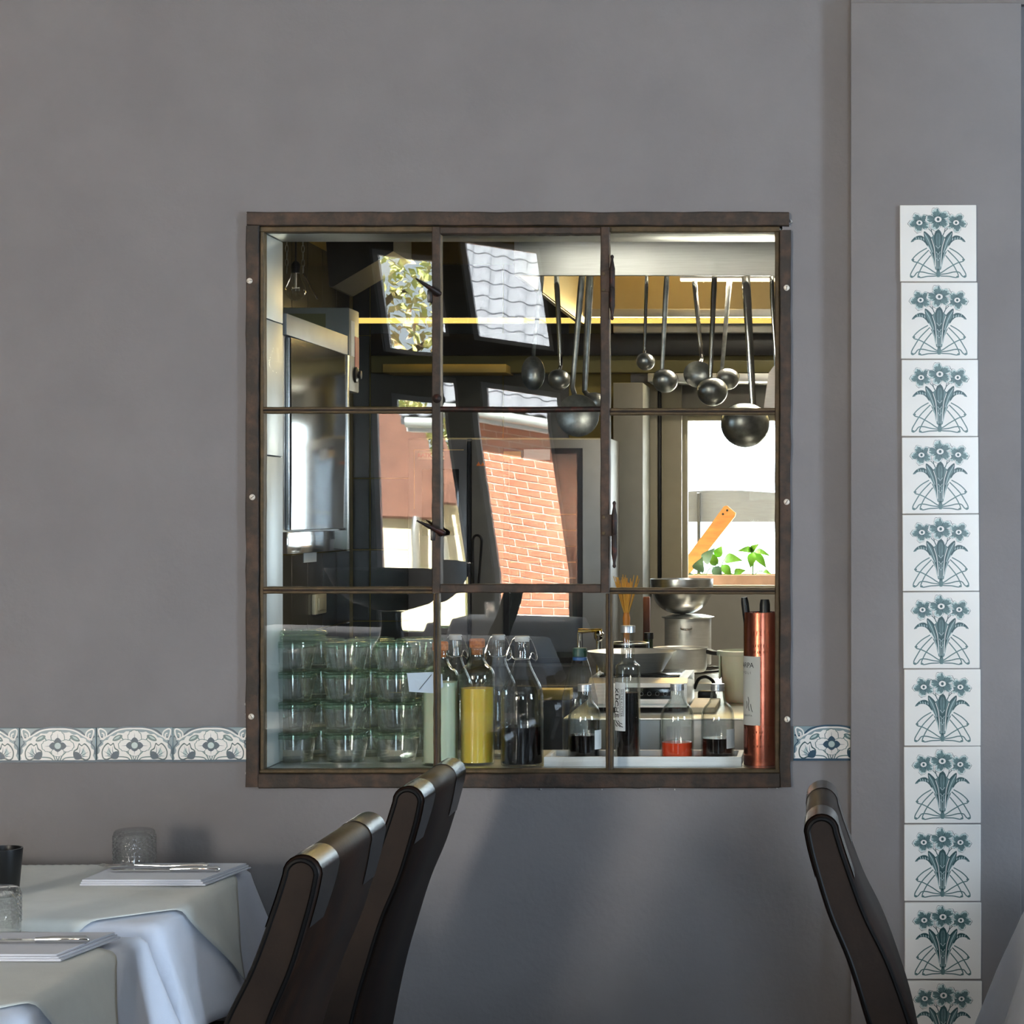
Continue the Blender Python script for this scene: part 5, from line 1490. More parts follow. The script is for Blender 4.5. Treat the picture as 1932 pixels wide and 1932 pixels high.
# tap
tp_ = P(1130, 1205, 1.0)
tap = thing('tap', 'chrome tap with brass lever behind the green-capped bottle', 'tap', (tp_.x, 1.0, WZ))
b = nb(); tube(b, [(tp_.x, 1.0, WZ), (tp_.x, 1.0, tp_.z + 0.01)], 0.007, 12); lathe(b, [(0, 0.0002), (0.02, 0.0002), (0.018, 0.012), (0.007, 0.016)], (tp_.x, 1.0, WZ), 16); lathe(b, [(0.007, 0), (0.012, 0.006), (0.012, 0.018), (0.006, 0.024), (0, 0.024)], (tp_.x, 1.0, tp_.z - 0.005), 16); obj('column', b, M['chrome'], tap)
b = nb(); tube(b, [P(1091, 1191, 1.0), P(1112, 1190, 1.0), P(1136, 1189, 1.0)], [0.007, 0.0045, 0.004], 10); obj('lever', b, M['brass'], tap)
b = nb(); tube(b, catmull([P(1093, 1193, 1.0), P(1093, 1215, 1.0), P(1094, 1240, 1.0)], 4), 0.0055, 10); obj('spout', b, M['chrome'], tap)

# ------------------------------------------------------------------ pots on the stove
PY_ = 1.66
t, c, s = pan('saucepan', 'low shiny saucepan steaming at the front of the stove', 'pan', 1284, PY_ - 0.12, ST, [(44, 0), (47, 2), (50, 10), (50, 44), (52, 46)], 'steel_soft', 0.0016)
b = nb(); tube(b, catmull([c + Vector((50 * s, -0.01, 38 * s)), c + Vector((70 * s, -0.03, 36 * s)), c + Vector((105 * s, -0.06, 40 * s))], 5), 0.006, 10); obj('handle', b, M['kdark'], t)
t, c, s = pan('stock_pot', 'tall lidded steel stock pot behind the saucepan', 'pot', 1298, PY_ + 0.14, ST, [(42, 0), (44, 2), (44, 88), (46, 89)], 'steel_soft', 0.0016)
b = nb(); lathe(b, [(0, 89.5 * s), (49 * s, 89.5 * s), (50 * s, 91 * s), (30 * s, 95 * s), (0, 96 * s)], tuple(c), 40); obj('lid', b, M['steel'], t)
b = nb(); tube(b, catmull([c + Vector((-9 * s, -43.5 * s, 74 * s)), c + Vector((-8 * s, -52 * s, 70 * s)), c + Vector((8 * s, -52 * s, 70 * s)), c + Vector((9 * s, -43.5 * s, 74 * s))], 5), 0.003, 8); obj('handle', b, M['chrome'], t)
lidz = c.z + 96.2 * s
t, c2, s2 = pan('steel_bowl', 'deep round steel bowl standing on the stock pot lid', 'bowl', 1286, PY_ + 0.14, lidz, smooth_prof([(8, 0), (24, 3), (42, 14), (54, 32), (59, 50), (60, 66)], 4), 'steel', 0.0015)
t, c, s = pan('frying_pan', 'black frying pan with pale handle at the right of the stove', 'pan', 1400, PY_, ST + 0.02, [(30, 0), (33, 1), (40, 14), (41, 15)], 'kdark', 0.002)
b = nb(); tube(b, [c + Vector((-38 * s, -0.01, 13 * s)), c + Vector((-60 * s, -0.03, 20 * s)), c + Vector((-72 * s, -0.04, 23 * s))], [0.004, 0.007, 0.005], 10, flat=(1, 0.5)); obj('handle', b, M['steel_panel'], t)
# wooden paddle standing at the back
b = nb(); box(b, P(1213, 1262, 1.9), (P(1226, 0, 1.9).x, 1.915, px_z(1126, 1.9)), bev=0.003); o = obj('wooden_paddle', b, mat('dark_red_wood', rgb(120, 66, 36), rough=0.5, var=0.15)); tag(o, 'upright red-brown wooden paddle left of the steel bowl', 'paddle')
# ------------------------------------------------------------------ leather chairs
CLINE = [(0.42, 0.150, 0.030), (0.50, 0.140, 0.034), (0.60, 0.120, 0.035), (0.679, 0.097, 0.0345), (0.753, 0.0715, 0.0325), (0.823, 0.040, 0.030), (0.904, 0.013, 0.0275), (0.945, 0.002, 0.0255)]
CW = 0.42
def chair_outline(off=0.0, zmin=0.42, n=5):
    """side outline (x forward is negative) from bottom front up over the top and down the back"""
    cl = catmull([(-x, h, z) for z, x, h in CLINE], n)
    cl = [c for c in cl if c.z >= zmin - 1e-6]
    front = [(c.x - c.y - off, c.z) for c in cl]
    back = [(c.x + c.y + off, c.z) for c in cl]
    top = cl[-1]
    R = top.y + off
    arc = [(top.x - R * math.cos(a), top.z + R * 0.98 * math.sin(a)) for a in [PI * k / 10 for k in range(1, 10)]]
    return front + arc + back[::-1]
def make_chair(label):
    t = thing('leather_chair', label, 'chair', (0, 0, 0), 'brown leather dining chairs')
    ol = chair_outline()
    b = nb()
    # body with softly rounded long edges
    secs = [(-CW / 2, -0.006), (-CW / 2 + 0.002, -0.0025), (-CW / 2 + 0.007, 0.0), (CW / 2 - 0.007, 0.0), (CW / 2 - 0.002, -0.0025), (CW / 2, -0.006)]
    rows = []
    for y, off in secs:
        rows.append([b.verts.new((x, y, z)) for x, z in chair_outline(off)])
    n = len(rows[0])
    for i in range(len(rows) - 1):
        for k in range(n):
            k2 = (k + 1) % n
            b.faces.new((rows[i][k], rows[i][k2], rows[i + 1][k2], rows[i + 1][k]))
    b.faces.new(rows[0]); b.faces.new(rows[-1][::-1])
    bk = obj('backrest', b, M['leather'], t, local=True, smooth=50)
    for sg in (-1, 1):
        inn = chair_outline(-0.008, 0.44)
        b = nb(); prism(b, [Vector((x, sg * (CW / 2 + 0.0002), z)) for x, z in inn], (0, sg * 0.0035, 0)); obj('side_panel', b, M['leather_side'], bk, local=True, smooth=30)
        b = nb(); tube(b, [Vector((x, sg * (CW / 2 + 0.002), z)) for x, z in chair_outline(-0.006, 0.44)], 0.0035, 7); obj('piping', b, M['piping'], bk, local=True)
        # glossy black corner patch wrapped over the top
        b = nb()
        po = chair_outline(0.0012, 0.87)
        ya, yb = sg * (CW / 2 - 0.006), sg * (CW / 2 - 0.105)
        A = [b.verts.new((x, ya, z)) for x, z in po]; Bv = [b.verts.new((x, yb + sg * 0.02 * min(1, max(0, (0.93 - z) / 0.06)), z)) for x, z in po]
        for k in range(len(A) - 1):
            b.faces.new((A[k], A[k + 1], Bv[k + 1], Bv[k]))
        obj('corner_patch', b, M['leather_black'], bk, local=True, smooth=60)
    b = nb(); box(b, (-0.60, -CW / 2, 0.40), (-0.175, CW / 2, 0.49), bev=0.025, seg=3); obj('seat', b, M['leather'], t, local=True)
    for (x, y) in ((-0.56, -0.17), (-0.56, 0.17), (-0.16, -0.17), (-0.16, 0.17)):
        b = nb(); zt_ = 0.40 if x < -0.3 else 0.42
        tube(b, [(x * (1.0 if x < -0.3 else 0.85), y, 0.0), (x, y, zt_)], [0.015, 0.021], 8); obj('leg', b, M['dark_wood'], t, local=True)
    return t
YC = lambda d: d - CAM_D
# row of two chairs left, facing left; one chair right, facing right
ch = make_chair('dark brown leather chair nearest the left table corner, in front')
XC = -0.690
ch.location = (XC, YC(3.045), 0)
dup(ch, (XC, YC(3.765), 0), 0.0, 'dark brown leather chair behind, reaching up to the window frame')
dup(ch, (-0.010, YC(3.43), 0), PI, 'dark brown leather chair alone at the right, facing the flower tiles')

# ------------------------------------------------------------------ tables with cloths
def table(label, x0, x1, y0, y1, z=0.744):
    t = thing('dining_table', label, 'table', ((x0 + x1) / 2, (y0 + y1) / 2, 0), 'dining tables')
    b = nb(); box(b, (x0, y0, z - 0.03), (x1, y1, z), bev=0.003); obj('tabletop', b, M['dark_wood'], t)
    for (x, y) in ((x0 + 0.06, y0 + 0.06), (x1 - 0.06, y0 + 0.06), (x0 + 0.06, y1 - 0.06), (x1 - 0.06, y1 - 0.06)):
        b = nb(); tube(b, [(x, y, 0), (x, y, z - 0.0305)], [0.02, 0.03], 8); obj('leg', b, M['dark_wood'], t)
    return t

def cloth(label, cx, cy, hx, hy, size, rot, m, z, drop_flare=0.30, seed=0, n=64, cat='tablecloth', amp=0.016, grp='tablecloths', name='tablecloth', flare_y=0.10):
    """square-cut linen laid over a table top of half size hx, hy; size = half sizes of the cloth, rot = its turn"""
    ph = seed * 1.7
    cr, sr = math.cos(rot), math.sin(rot)
    R = 0.016
    def drape(u, v):
        a, c = (u * 2 - 1) * size[0], (v * 2 - 1) * size[1]
        x, y = a * cr - c * sr, a * sr + c * cr
        dx, dy = max(abs(x) - hx, 0), max(abs(y) - hy, 0)
        d = math.hypot(dx, dy)
        ex, ey = max(-hx, min(hx, x)), max(-hy, min(hy, y))
        wr = 0.0013 * math.sin(9 * x + 4 * y + ph) * math.sin(7 * y - 3 * x + ph * 2) + 0.0022 * mnoise.noise(Vector((x * 4 + ph, y * 9, 0)))
        if d < 1e-9:
            return (cx + x, cy + y, z + 0.0048 + wr)
        nx, ny = math.copysign(dx / d, x), math.copysign(dy / d, y)
        per = (ey if dx > dy else ex) * 1.0
        corner = min(dx, dy) / max(d, 1e-6)
        arc = R * PI / 2
        if d < arc:
            out, dn = R * math.sin(d / R), R * (1 - math.cos(d / R))
        else:
            fl = (drop_flare if dx > dy else flare_y) * (1 + 0.6 * corner)
            out, dn = R + (d - arc) * fl, R + (d - arc) * math.sqrt(max(0.05, 1 - fl * fl))
        grow = min(1.0, d / 0.14)
        out += amp * grow * (math.sin(per * 17 + ph) * 0.6 + 0.4 * math.sin(per * 31 + 2.1 * ph))
        out = max(out, 0.004 * grow + out * 0.2)
        return (cx + ex + nx * out, cy + ey + ny * out, z + 0.0048 + wr * (1 - grow) - dn)
    b = nb(); grid(b, drape, n, n)
    o = obj(name, b, m, smooth=0)
    o.data.shade_smooth()
    md = o.modifiers.new('thickness', 'SOLIDIFY'); md.thickness = 0.0012; md.offset = 1.0
    tag(o, label, cat, grp)
    return o

TZ = 0.744
# far table left, near table left, right table
def left_set(x0, x1, y0, y1, l1, l2, l3, seed, ov=True, hang=0.21):
    table(l1, x0, x1, y0, y1)
    cx, cy, hx, hy = (x0 + x1) / 2, (y0 + y1) / 2, (x1 - x0) / 2, (y1 - y0) / 2
    cloth(l2, cx, cy, hx, hy, (hx + hang, hy + hang), 0.0, M['cloth_white'], TZ, 0.30, seed)
    if ov:
        cloth(l3, cx, cy, hx + 0.004, hy + 0.004, (0.375, 0.375), PI / 4, M['cloth_grey'], TZ + 0.0055, 0.34, seed, amp=0.010, name='overlay_cloth')
left_set(-1.80, -1.105, -0.665, -0.125, 'dark wooden table under white linen, at the wall on the left', 'white linen tablecloth on the table at the wall, far left', 'ecru overlay cloth with a hanging corner on the far left table', 1)
left_set(-1.79, -1.095, -1.42, -0.778, 'dark wooden table under white linen, nearest the camera on the left', 'white linen tablecloth on the nearest left table', 'ecru overlay cloth on the nearest left table', 4)
left_set(0.362, 1.10, -1.12, -0.46, 'dark wooden table under white linen at the right edge', 'white linen tablecloth at the right edge of the picture', '', 8, ov=False, hang=0.25)

# ------------------------------------------------------------------ table settings
TOP = TZ + 0.0128
def napkin(label, x0, x1, y0, y1, z):
    t = thing('napkin', label, 'napkin', ((x0 + x1) / 2, (y0 + y1) / 2, z), 'folded napkins')
    for k in range(3):
        b = nb(); g = 0.004 * k
        w = x1 - x0
        sk = 0.02
        pts = [Vector((x0 + 0.01 + g * 0.4, y0 + g * 0.3, z + 0.0036 * k)), Vector((x1 - 0.012 - g, y0 + g * 0.3, z + 0.0036 * k)), Vector((x1 + sk - g, y1 - g * 0.3, z + 0.0036 * k)), Vector((x0 + sk + g * 0.4, y1 - g * 0.3, z + 0.0036 * k))]
        prism(b, pts, (0, 0, 0.0032))
        bmesh.ops.bevel(b, geom=list(b.edges), offset=0.0014, segments=2, affect='EDGES')
        obj('fold', b, M['napkin'], t)
    return t
def knife(label, xa, xb, y, z):
    t = thing('table_knife', label, 'knife', ((xa + xb) / 2, y, z), 'table knives')
    L = xb - xa
    b = nb(); tube(b, [(xb, y, z + 0.004), (xb - 0.005, y, z + 0.004), (xb - 0.3 * L, y, z + 0.004), (xb - 0.45 * L, y, z + 0.0035)], [0.003, 0.0062, 0.0058, 0.0042], 10, flat=(1, 0.5)); obj('handle', b, M['chrome'], t)
    b = nb(); prism(b, [Vector((xb - 0.44 * L, y - 0.004, z + 0.0025)), Vector((xb - 0.44 * L, y + 0.007, z + 0.0025)), Vector((xa + 0.03, y + 0.009, z + 0.0025)), Vector((xa, y + 0.002, z + 0.0025)), Vector((xa + 0.01, y - 0.006, z + 0.0025))], (0, 0, 0.0016)); obj('blade', b, M['polished'], t, smooth=0)
    return t
def fork(label, xa, xb, y, z):
    t = thing('table_fork', label, 'fork', ((xa + xb) / 2, y, z), 'table forks')
    L = xb - xa
    b = nb(); tube(b, [(xb, y, z + 0.004), (xb - 0.01, y, z + 0.004), (xb - 0.4 * L, y, z + 0.003), (xa + 0.32 * L, y, z + 0.005)], [0.004, 0.006, 0.003, 0.003], 8, flat=(1, 0.5)); obj('handle', b, M['chrome'], t)
    b = nb()
    prism(b, [Vector((xa + 0.33 * L, y - 0.003, z + 0.004)), Vector((xa + 0.26 * L, y - 0.011, z + 0.004)), Vector((xa + 0.2 * L, y - 0.012, z + 0.004)), Vector((xa + 0.2 * L, y + 0.012, z + 0.004)), Vector((xa + 0.26 * L, y + 0.011, z + 0.004)), Vector((xa + 0.33 * L, y + 0.003, z + 0.004))], (0, 0, 0.0016))
    for k in range(4):
        yy = y - 0.0105 + 0.007 * k
        tube(b, [(xa + 0.21 * L, yy, z + 0.0048), (xa + 0.08 * L, yy, z + 0.0035), (xa, yy, z + 0.007)], [0.0016, 0.0014, 0.0006], 6)
    obj('tines', b, M['polished'], t)
    return t
def dX(px, d): return (px - CAM_X) * d / CAM_F
nz = TOP
napkin('folded white napkin on the far left table beside the tumbler', dX(160, 3.9), dX(418, 3.9), YC(3.84), YC(4.03), nz)
knife('knife on the far napkin, handle towards the chair', dX(205, 3.92), dX(414, 3.92), YC(3.925), nz + 0.0115)
fork('fork lying behind the knife on the far napkin', dX(190, 3.97), dX(395, 3.97), YC(3.965), nz + 0.0115)
napkin('folded white napkin on the nearest left table', dX(-80, 3.28), dX(170, 3.28), YC(3.19), YC(3.365), nz)
knife('knife on the near napkin at the left edge', dX(-60, 3.27), dX(166, 3.27), YC(3.275), nz + 0.0115)

def tumbler(label, x, y, z, R=0.0385, h=0.072):
    t = thing('tumbler', label, 'glass', (x, y, z), 'upturned tumblers')
    def rf(r, zz, a):
        if 0.018 < zz < h - 0.008 and r > R * 0.9:
            return r + 0.0024 * (abs(math.sin(10 * a + zz * 420)) + abs(math.sin(10 * a - zz * 420)) - 1.0)
        return r
    outer = [(R, 0.0), (R, 0.004), (R, 0.016)] + [(R * 0.985, 0.016 + (h - 0.024) * k / 22) for k in range(1, 23)] + [(R * 0.96, h - 0.004), (R * 0.88, h - 0.0008), (R * 0.78, h), (0, h)]
    inner = [(0, h - 0.010), (R * 0.70, h - 0.010), (R * 0.86, h - 0.016), (R * 0.92, 0.012), (R - 0.0018, 0.0), (R, 0.0)]
    b = nb(); lathe(b, outer + inner, (x, y, z), 80, rfun=rf); obj('body', b, M['tumbler_glass'], t)
    return t
tumbler('upturned faceted tumbler at the wall end of the far left table', dX(258.5, 4.05), YC(4.035), nz - 0.0055 + 0.006)
tumbler('upturned faceted tumbler cut by the left picture edge', dX(-4, 3.42), YC(3.41), nz)
cupc = (dX(4, 3.74), YC(3.74), nz)
cup = thing('black_cup', 'tapered black cup on the far left table', 'cup', cupc)
b = nb(); lathe(b, [(0, 0.0), (0.026, 0.0), (0.0275, 0.003), (0.0345, 0.080), (0.0345, 0.083), (0.0315, 0.083), (0.0300, 0.06), (0.024, 0.006), (0, 0.006)], cupc, 32); obj('body', b, M['black'], cup)
b = nb(); lathe(b, [(0, 0.055), (0.0285, 0.055), (0.0285, 0.057), (0, 0.058)], cupc, 24); obj('wax', b, mat('ivory_wax', rgb(220, 210, 190), rough=0.5, sss=0.2), cup)
# ------------------------------------------------------------------ the rest of the dining room, seen mirrored in the panes
def mirror_P(px, py, Yv):
    """point of the dining room whose mirror image in the panes stands at virtual depth Yv"""
    p = P(px, py, Yv)
    return Vector((p.x, -p.y, p.z))
def back_set(x0, x1, y0, y1, l1, l2, seed):
    table(l1, x0, x1, y0, y1)
    cx, cy, hx, hy = (x0 + x1) / 2, (y0 + y1) / 2, (x1 - x0) / 2, (y1 - y0) / 2
    cloth(l2, cx, cy, hx, hy, (hx + 0.2, hy + 0.2), 0.0, M['cloth_white'], TZ, 0.3, seed, n=30)
back_set(-2.50, -1.75, -10.0, -9.35, 'dark table under white linen by the tall windows', 'white tablecloth on the table by the tall windows', 21)
back_set(-3.30, -2.60, -8.65, -8.0, 'dark table under white linen in the middle of the mirrored room', 'white tablecloth on the table in the middle of the mirrored room', 22)
back_set(-2.35, -1.65, -7.6, -7.0, 'dark table under white linen behind the photographer', 'white tablecloth on the table behind the photographer', 23)
dup(ch, (1.47, -1.0, 0), 0.0, 'added unseen leather chair across the right table, shading the wall')  # chair added out of view to block side light from the lower wall
# table and chairs added below the picture edge to shade the lower wall
table('added bare dark table below the picture edge, shading the wall', -1.90, -1.10, -3.1, -2.4)
dup(ch, (-2.27, -2.75, 0), PI, 'added leather chair left of the unseen shading table')
dup(ch, (-0.73, -2.75, 0), 0.0, 'added leather chair right of the unseen shading table')
dup(ch, (-1.15, -9.65, 0), 0.0, 'dark leather chair at the table by the tall windows')
dup(ch, (-1.95, -8.3, 0), 0.0, 'dark leather chair at the middle table in the mirrored room')
dup(ch, (-1.05, -7.3, 0), 0.0, 'dark leather chair at the table behind the photographer')
tumbler('upturned tumbler on the table by the tall windows', -2.27, -9.6, nz, 0.07, 0.10)
bw_ = mirror_P(740, 1210, 3.75)
pb_ = thing('pedestal_bowl', 'wide dark bowl on a black stem, mirrored in the left panes', 'bowl', (bw_.x, bw_.y, 0.92))
b = nb(); lathe(b, [(0.075, 0.0), (0.07, 0.012), (0.045, 0.05), (0.037, 0.09), (0.037, 0.14), (0.05, 0.145), (0, 0.145)], (bw_.x, bw_.y, 0.92), 32); lathe(b, [(0, 0), (0.075, 0)], (bw_.x, bw_.y, 0.92), 32); obj('stem', b, M['black'], pb_)
b = nb(); lathe(b, [(0, 0.146), (0.06, 0.15), (0.14, 0.175), (0.20, 0.22), (0.235, 0.29), (0.239, 0.30), (0.233, 0.30), (0.195, 0.225), (0.13, 0.182), (0, 0.155)], (bw_.x, bw_.y, 0.92), 48); obj('bowl', b, M['dark_steel'], pb_)
b = nb(); box(b, (bw_.x - 0.35, bw_.y - 0.25, 0), (bw_.x + 0.35, bw_.y + 0.25, 0.918), bev=0.004); o = obj('sideboard', b, M['dark_wood']); tag(o, 'dark wooden sideboard under the pedestal bowl', 'sideboard')
for (px, py, lab, Yv) in ((518, 696, 'clear pendant bulb of the dining room mirrored over the left reveal', 2.6),):
    c = mirror_P(px, py, Yv)
    pendant('pendant_bulb', lab, tuple(c), 0.030, CEIL)

# ------------------------------------------------------------------ outside the tall windows: brick house, roof tiles, shed, tree
M['ground'] = mat('gravel_ground', rgb(140, 137, 128), rough=0.95, var=0.2, scale=3)
M['grass'] = mat('lawn', rgb(96, 140, 60), rough=0.95, var=0.3, scale=8)
b = nb(); box(b, (-40, -60, -0.15), (20, RY0 - 0.2, -0.051)); struct('ground', b, M['ground'], 0)
FY = -19.8
fx0, fx1, fz = -4.22, 1.5, 2.46
brick_h = thing('brick_house', 'red brick house with grey pantile roof across the yard', 'house', ((fx0 + fx1) / 2, FY - 2, 0))
M['mortar'] = mat('pale_mortar', rgb(226, 214, 202), rough=0.95, var=0.08)
M['brick'] = mat('red_brick', rgb(178, 104, 80), rough=0.9, scale=3, col2=rgb(204, 146, 118), bump=0.2)
M['pantile'] = mat('grey_pantile', rgb(138, 141, 150), rough=0.5, var=0.10, scale=8)
b = nb(); box(b, (fx0, FY - 4, 0), (fx1, FY - 0.012, fz)); wl = obj('wall', b, M['mortar'], brick_h, smooth=0)
BL, BH = 0.25, 0.083
b = nb(); box(b, (0.006, -0.02, 0.006), (BL - 0.006, 0, BH - 0.006), bev=0.004, seg=1)
org = ORG[wl.name]
br0 = None
for r in range(int(fz / BH) - 1):
    z = 0.30 + r * BH
    if z > fz - 0.05: break
    for k in range(9):
        x = fx0 + 0.12 + k * BL + (BL / 2 if r % 2 else 0)
        if br0 is None:
            br0 = obj('brick', b, M['brick'], wl, local=True); o = br0
        else:
            o = br0.copy(); COL.objects.link(o); o.parent = wl
        o.location = Vector((x, FY - random.uniform(0, 0.004), z)) - org
b = nb(); box(b, (fx0 + 2.6, FY - 0.011, 0.3), (fx1, FY - 0.002, fz - 0.02)); obj('far_brickwork', b, M['brick'], wl, smooth=0)
# gutter, fascia, downpipe
b = nb(); box(b, (fx0 - 0.3, FY, fz - 0.10), (fx1, FY + 0.28, fz), bev=0.004); obj('eaves_board', b, M['white_frame'], brick_h)
b = nb(); tube(b, [(fx0 - 0.3, FY + 0.34, fz + 0.0), (fx1, FY + 0.34, fz + 0.0)], 0.06, 12); obj('gutter', b, M['steel_panel'], brick_h)
b = nb(); tube(b, [(fx0 + 0.04, FY + 0.08, fz - 0.1), (fx0 + 0.04, FY + 0.08, 0.0)], 0.055, 12); obj('downpipe', b, M['white_frame'], brick_h)
# roof slope
SL = math.radians(38)
rb_ = Vector((fx0 - 0.35, FY + 0.36, fz + 0.05))
rv = Vector((0, -math.cos(SL), math.sin(SL)))
rn_ = Vector((0, math.sin(SL), math.cos(SL)))
b = nb(); prism(b, [rb_ - rn_ * 0.02, rb_ - rn_ * 0.02 + Vector((fx1 - fx0 + 0.35, 0, 0)), rb_ - rn_ * 0.02 + Vector((fx1 - fx0 + 0.35, 0, 0)) + rv * 4.2, rb_ - rn_ * 0.02 + rv * 4.2], -rn_ * 0.08); rf_ = obj('roof_deck', b, M['pantile'], brick_h, smooth=0)
PWD, PLN = 0.21, 0.32
b = nb()
def ptile(u, v):
    x = PWD * 1.06 * u
    hgt = 0.035 * (math.sin(2 * PI * u) * 0.5 + 0.5) + 0.022 * (1 - v)
    return (x, v * PLN * 1.12, hgt)
grid(b, ptile, 10, 1)
tmp = [v for v in b.verts if v.co.y < 1e-6]
lo = sorted(tmp, key=lambda v: v.co.x)
dn = [b.verts.new(v.co - Vector((0, 0, 0.016))) for v in lo]
for i in range(len(lo) - 1):
    b.faces.new((lo[i], lo[i + 1], dn[i + 1], dn[i]))
pt0 = None
rm = Matrix(((-1, 0, 0), (0, rv.y, rn_.y), (0, rv.z, rn_.z))).to_euler()
for r in range(13):
    for k in range(14):
        if pt0 is None:
            pt0 = obj('roof_tile', b, M['pantile'], rf_, local=True); o = pt0
        else:
            o = pt0.copy(); COL.objects.link(o); o.parent = rf_
        o.location = rb_ + Vector(((k + 1) * PWD, 0, 0)) + rv * (r * PLN) - org
        o.rotation_euler = rm
b = nb(); c = rb_ + Vector((1.5, 0, 0)) + rv * 1.0; tube(b, [c, c + Vector((0, 0, 0.9))], 0.07, 14); tube(b, [c + Vector((0, 0, 0.9)), c + Vector((0, 0, 1.0))], 0.1, 14); obj('vent_pipe', b, M['steel_panel'], rf_)

shed = thing('garden_shed', 'cream garden shed with brown shingle roof in the yard', 'shed', (-5.6, -23, 0))
M['cream'] = mat('cream_wall', rgb(226, 214, 186), rough=0.9, var=0.04)
M['shingle'] = mat('brown_shingle', rgb(122, 86, 72), rough=0.85, scale=5, col2=rgb(98, 68, 58))
b = nb(); box(b, (-8.0, -25, 0), (-4.85, -22.6, 1.45)); obj('wall', b, M['cream'], shed, smooth=0)
for k in range(9):
    z = 1.42 + 0.16 * k; y = -22.45 - 0.12 * k
    b = nb(); prism(b, [Vector((-8.1, y, z)), Vector((-4.62 - 0.055 * k, y, z)), Vector((-4.68 - 0.055 * k, y - 0.14, z + 0.19)), Vector((-8.1, y - 0.14, z + 0.19))], (0, -0.02, -0.03)); obj('shingle_course', b, M['shingle'], shed, smooth=0)
b = nb(); tube(b, catmull([(-5.0, -22.45, 1.42), (-5.02, -22.42, 1.2), (-5.05, -22.45, 0.7), (-5.3, -22.45, 0.5)], 5), 0.05, 10); obj('downpipe', b, M['steel_matt'], shed)
b = nb(); box(b, (-9, -30, -0.05), (-4.2, -22.2, -0.02)); o = obj('lawn', b, M['grass'], smooth=0); o['kind'] = 'structure'
b = nb(); box(b, (-4.8, -17.2, 0.0), (-4.3, -16.4, 0.62), bev=0.01); o = obj('garden_table', b, M['white_frame']); tag(o, 'white garden chest outside the tall windows', 'chest')

tree = thing('garden_tree', 'spring tree with yellow-green leaves behind the shed', 'tree', (-6.6, -26.5, 0))
M['bark'] = mat('bark', rgb(96, 78, 60), rough=0.9, var=0.2)
M['leaf'] = mat('spring_leaf', rgb(218, 226, 140), rough=0.6, scale=0.8, col2=rgb(240, 206, 180), thr=(0.45, 0.6))
rn = random.Random(11)
b = nb(); tube(b, [(-6.6, -26.5, 0), (-6.5, -26.5, 2.0), (-6.4, -26.4, 4.0), (-6.2, -26.4, 6.5)], [0.22, 0.18, 0.13, 0.05], 10)
tips = []
for k in range(26):
    z = rn.uniform(1.8, 6.0); a = rn.uniform(0, 2 * PI); L = rn.uniform(1.0, 2.2)
    p0 = Vector((-6.5 + 0.04 * z, -26.45, z)); p1 = p0 + Vector((math.cos(a) * L, math.sin(a) * L, rn.uniform(0.2, 0.9)))
    tube(b, [p0, p0.lerp(p1, 0.5) + Vector((0, 0, 0.1)), p1], [0.05, 0.035, 0.012], 6); tips.append((p0, p1))
obj('trunk', b, M['bark'], tree)
b = nb()
for k in range(5000):
    p0, p1 = tips[rn.randrange(len(tips))]
    c = p0.lerp(p1, rn.uniform(0.3, 1.15)) + Vector((rn.gauss(0, 0.35), rn.gauss(0, 0.35), rn.gauss(0, 0.35)))
    d1 = Vector((rn.gauss(0, 1), rn.gauss(0, 1), rn.gauss(0, 1))).normalized() * 0.09
    d2 = Vector((rn.gauss(0, 1), rn.gauss(0, 1), rn.gauss(0, 1))).normalized().cross(d1).normalized() * 0.05
    b.faces.new([b.verts.new(c + d1), b.verts.new(c + d2), b.verts.new(c - d1), b.verts.new(c - d2)])
obj('foliage', b, M['leaf'], tree, smooth=0, kind='stuff')

# ------------------------------------------------------------------ outside the kitchen window
pl_ = thing('planter_box', 'terracotta planter box outside the kitchen window', 'planter', (0, 2.95, 1.05))
M['terracotta'] = mat('pale_terracotta', rgb(206, 164, 146), rough=0.85, var=0.1, scale=20)
PBY = 2.86
a_, c_ = P(1280, 1128, PBY), P(1600, 1085, PBY)
b = nb(); 
for q in (((a_.x, PBY, a_.z), (c_.x, PBY + 0.02, c_.z)), ((a_.x, PBY + 0.16, a_.z), (c_.x, PBY + 0.18, c_.z)), ((a_.x, PBY + 0.0205, a_.z), (a_.x + 0.02, PBY + 0.1595, c_.z)), ((c_.x - 0.02, PBY + 0.0205, a_.z), (c_.x, PBY + 0.1595, c_.z)), ((a_.x + 0.0205, PBY + 0.0205, a_.z), (c_.x - 0.0205, PBY + 0.1595, a_.z + 0.02))):
    box(b, *q, bev=0.002)
obj('box', b, M['terracotta'], pl_)
b = nb(); box(b, (a_.x + 0.0205, PBY + 0.0205, a_.z + 0.0205), (c_.x - 0.0205, PBY + 0.1595, c_.z - 0.012)); obj('soil', b, mat('potting_soil', rgb(60, 46, 36), rough=0.95, var=0.2), pl_, smooth=0)
b = nb(); box(b, (a_.x - 0.1, KY1 + 0.121, a_.z - 0.05), (c_.x + 0.1, PBY + 0.2, a_.z - 0.0005)); o = obj('sill_kitchen', b, M['beige'], smooth=0); o['kind'] = 'structure'
M['leaf_green'] = mat('fresh_green_leaf', rgb(96, 160, 40), rough=0.4, scale=30, col2=rgb(130, 190, 60), sss=0.0)
M['leaf_grey'] = mat('grey_green_leaf', rgb(86, 124, 96), rough=0.5, var=0.15)
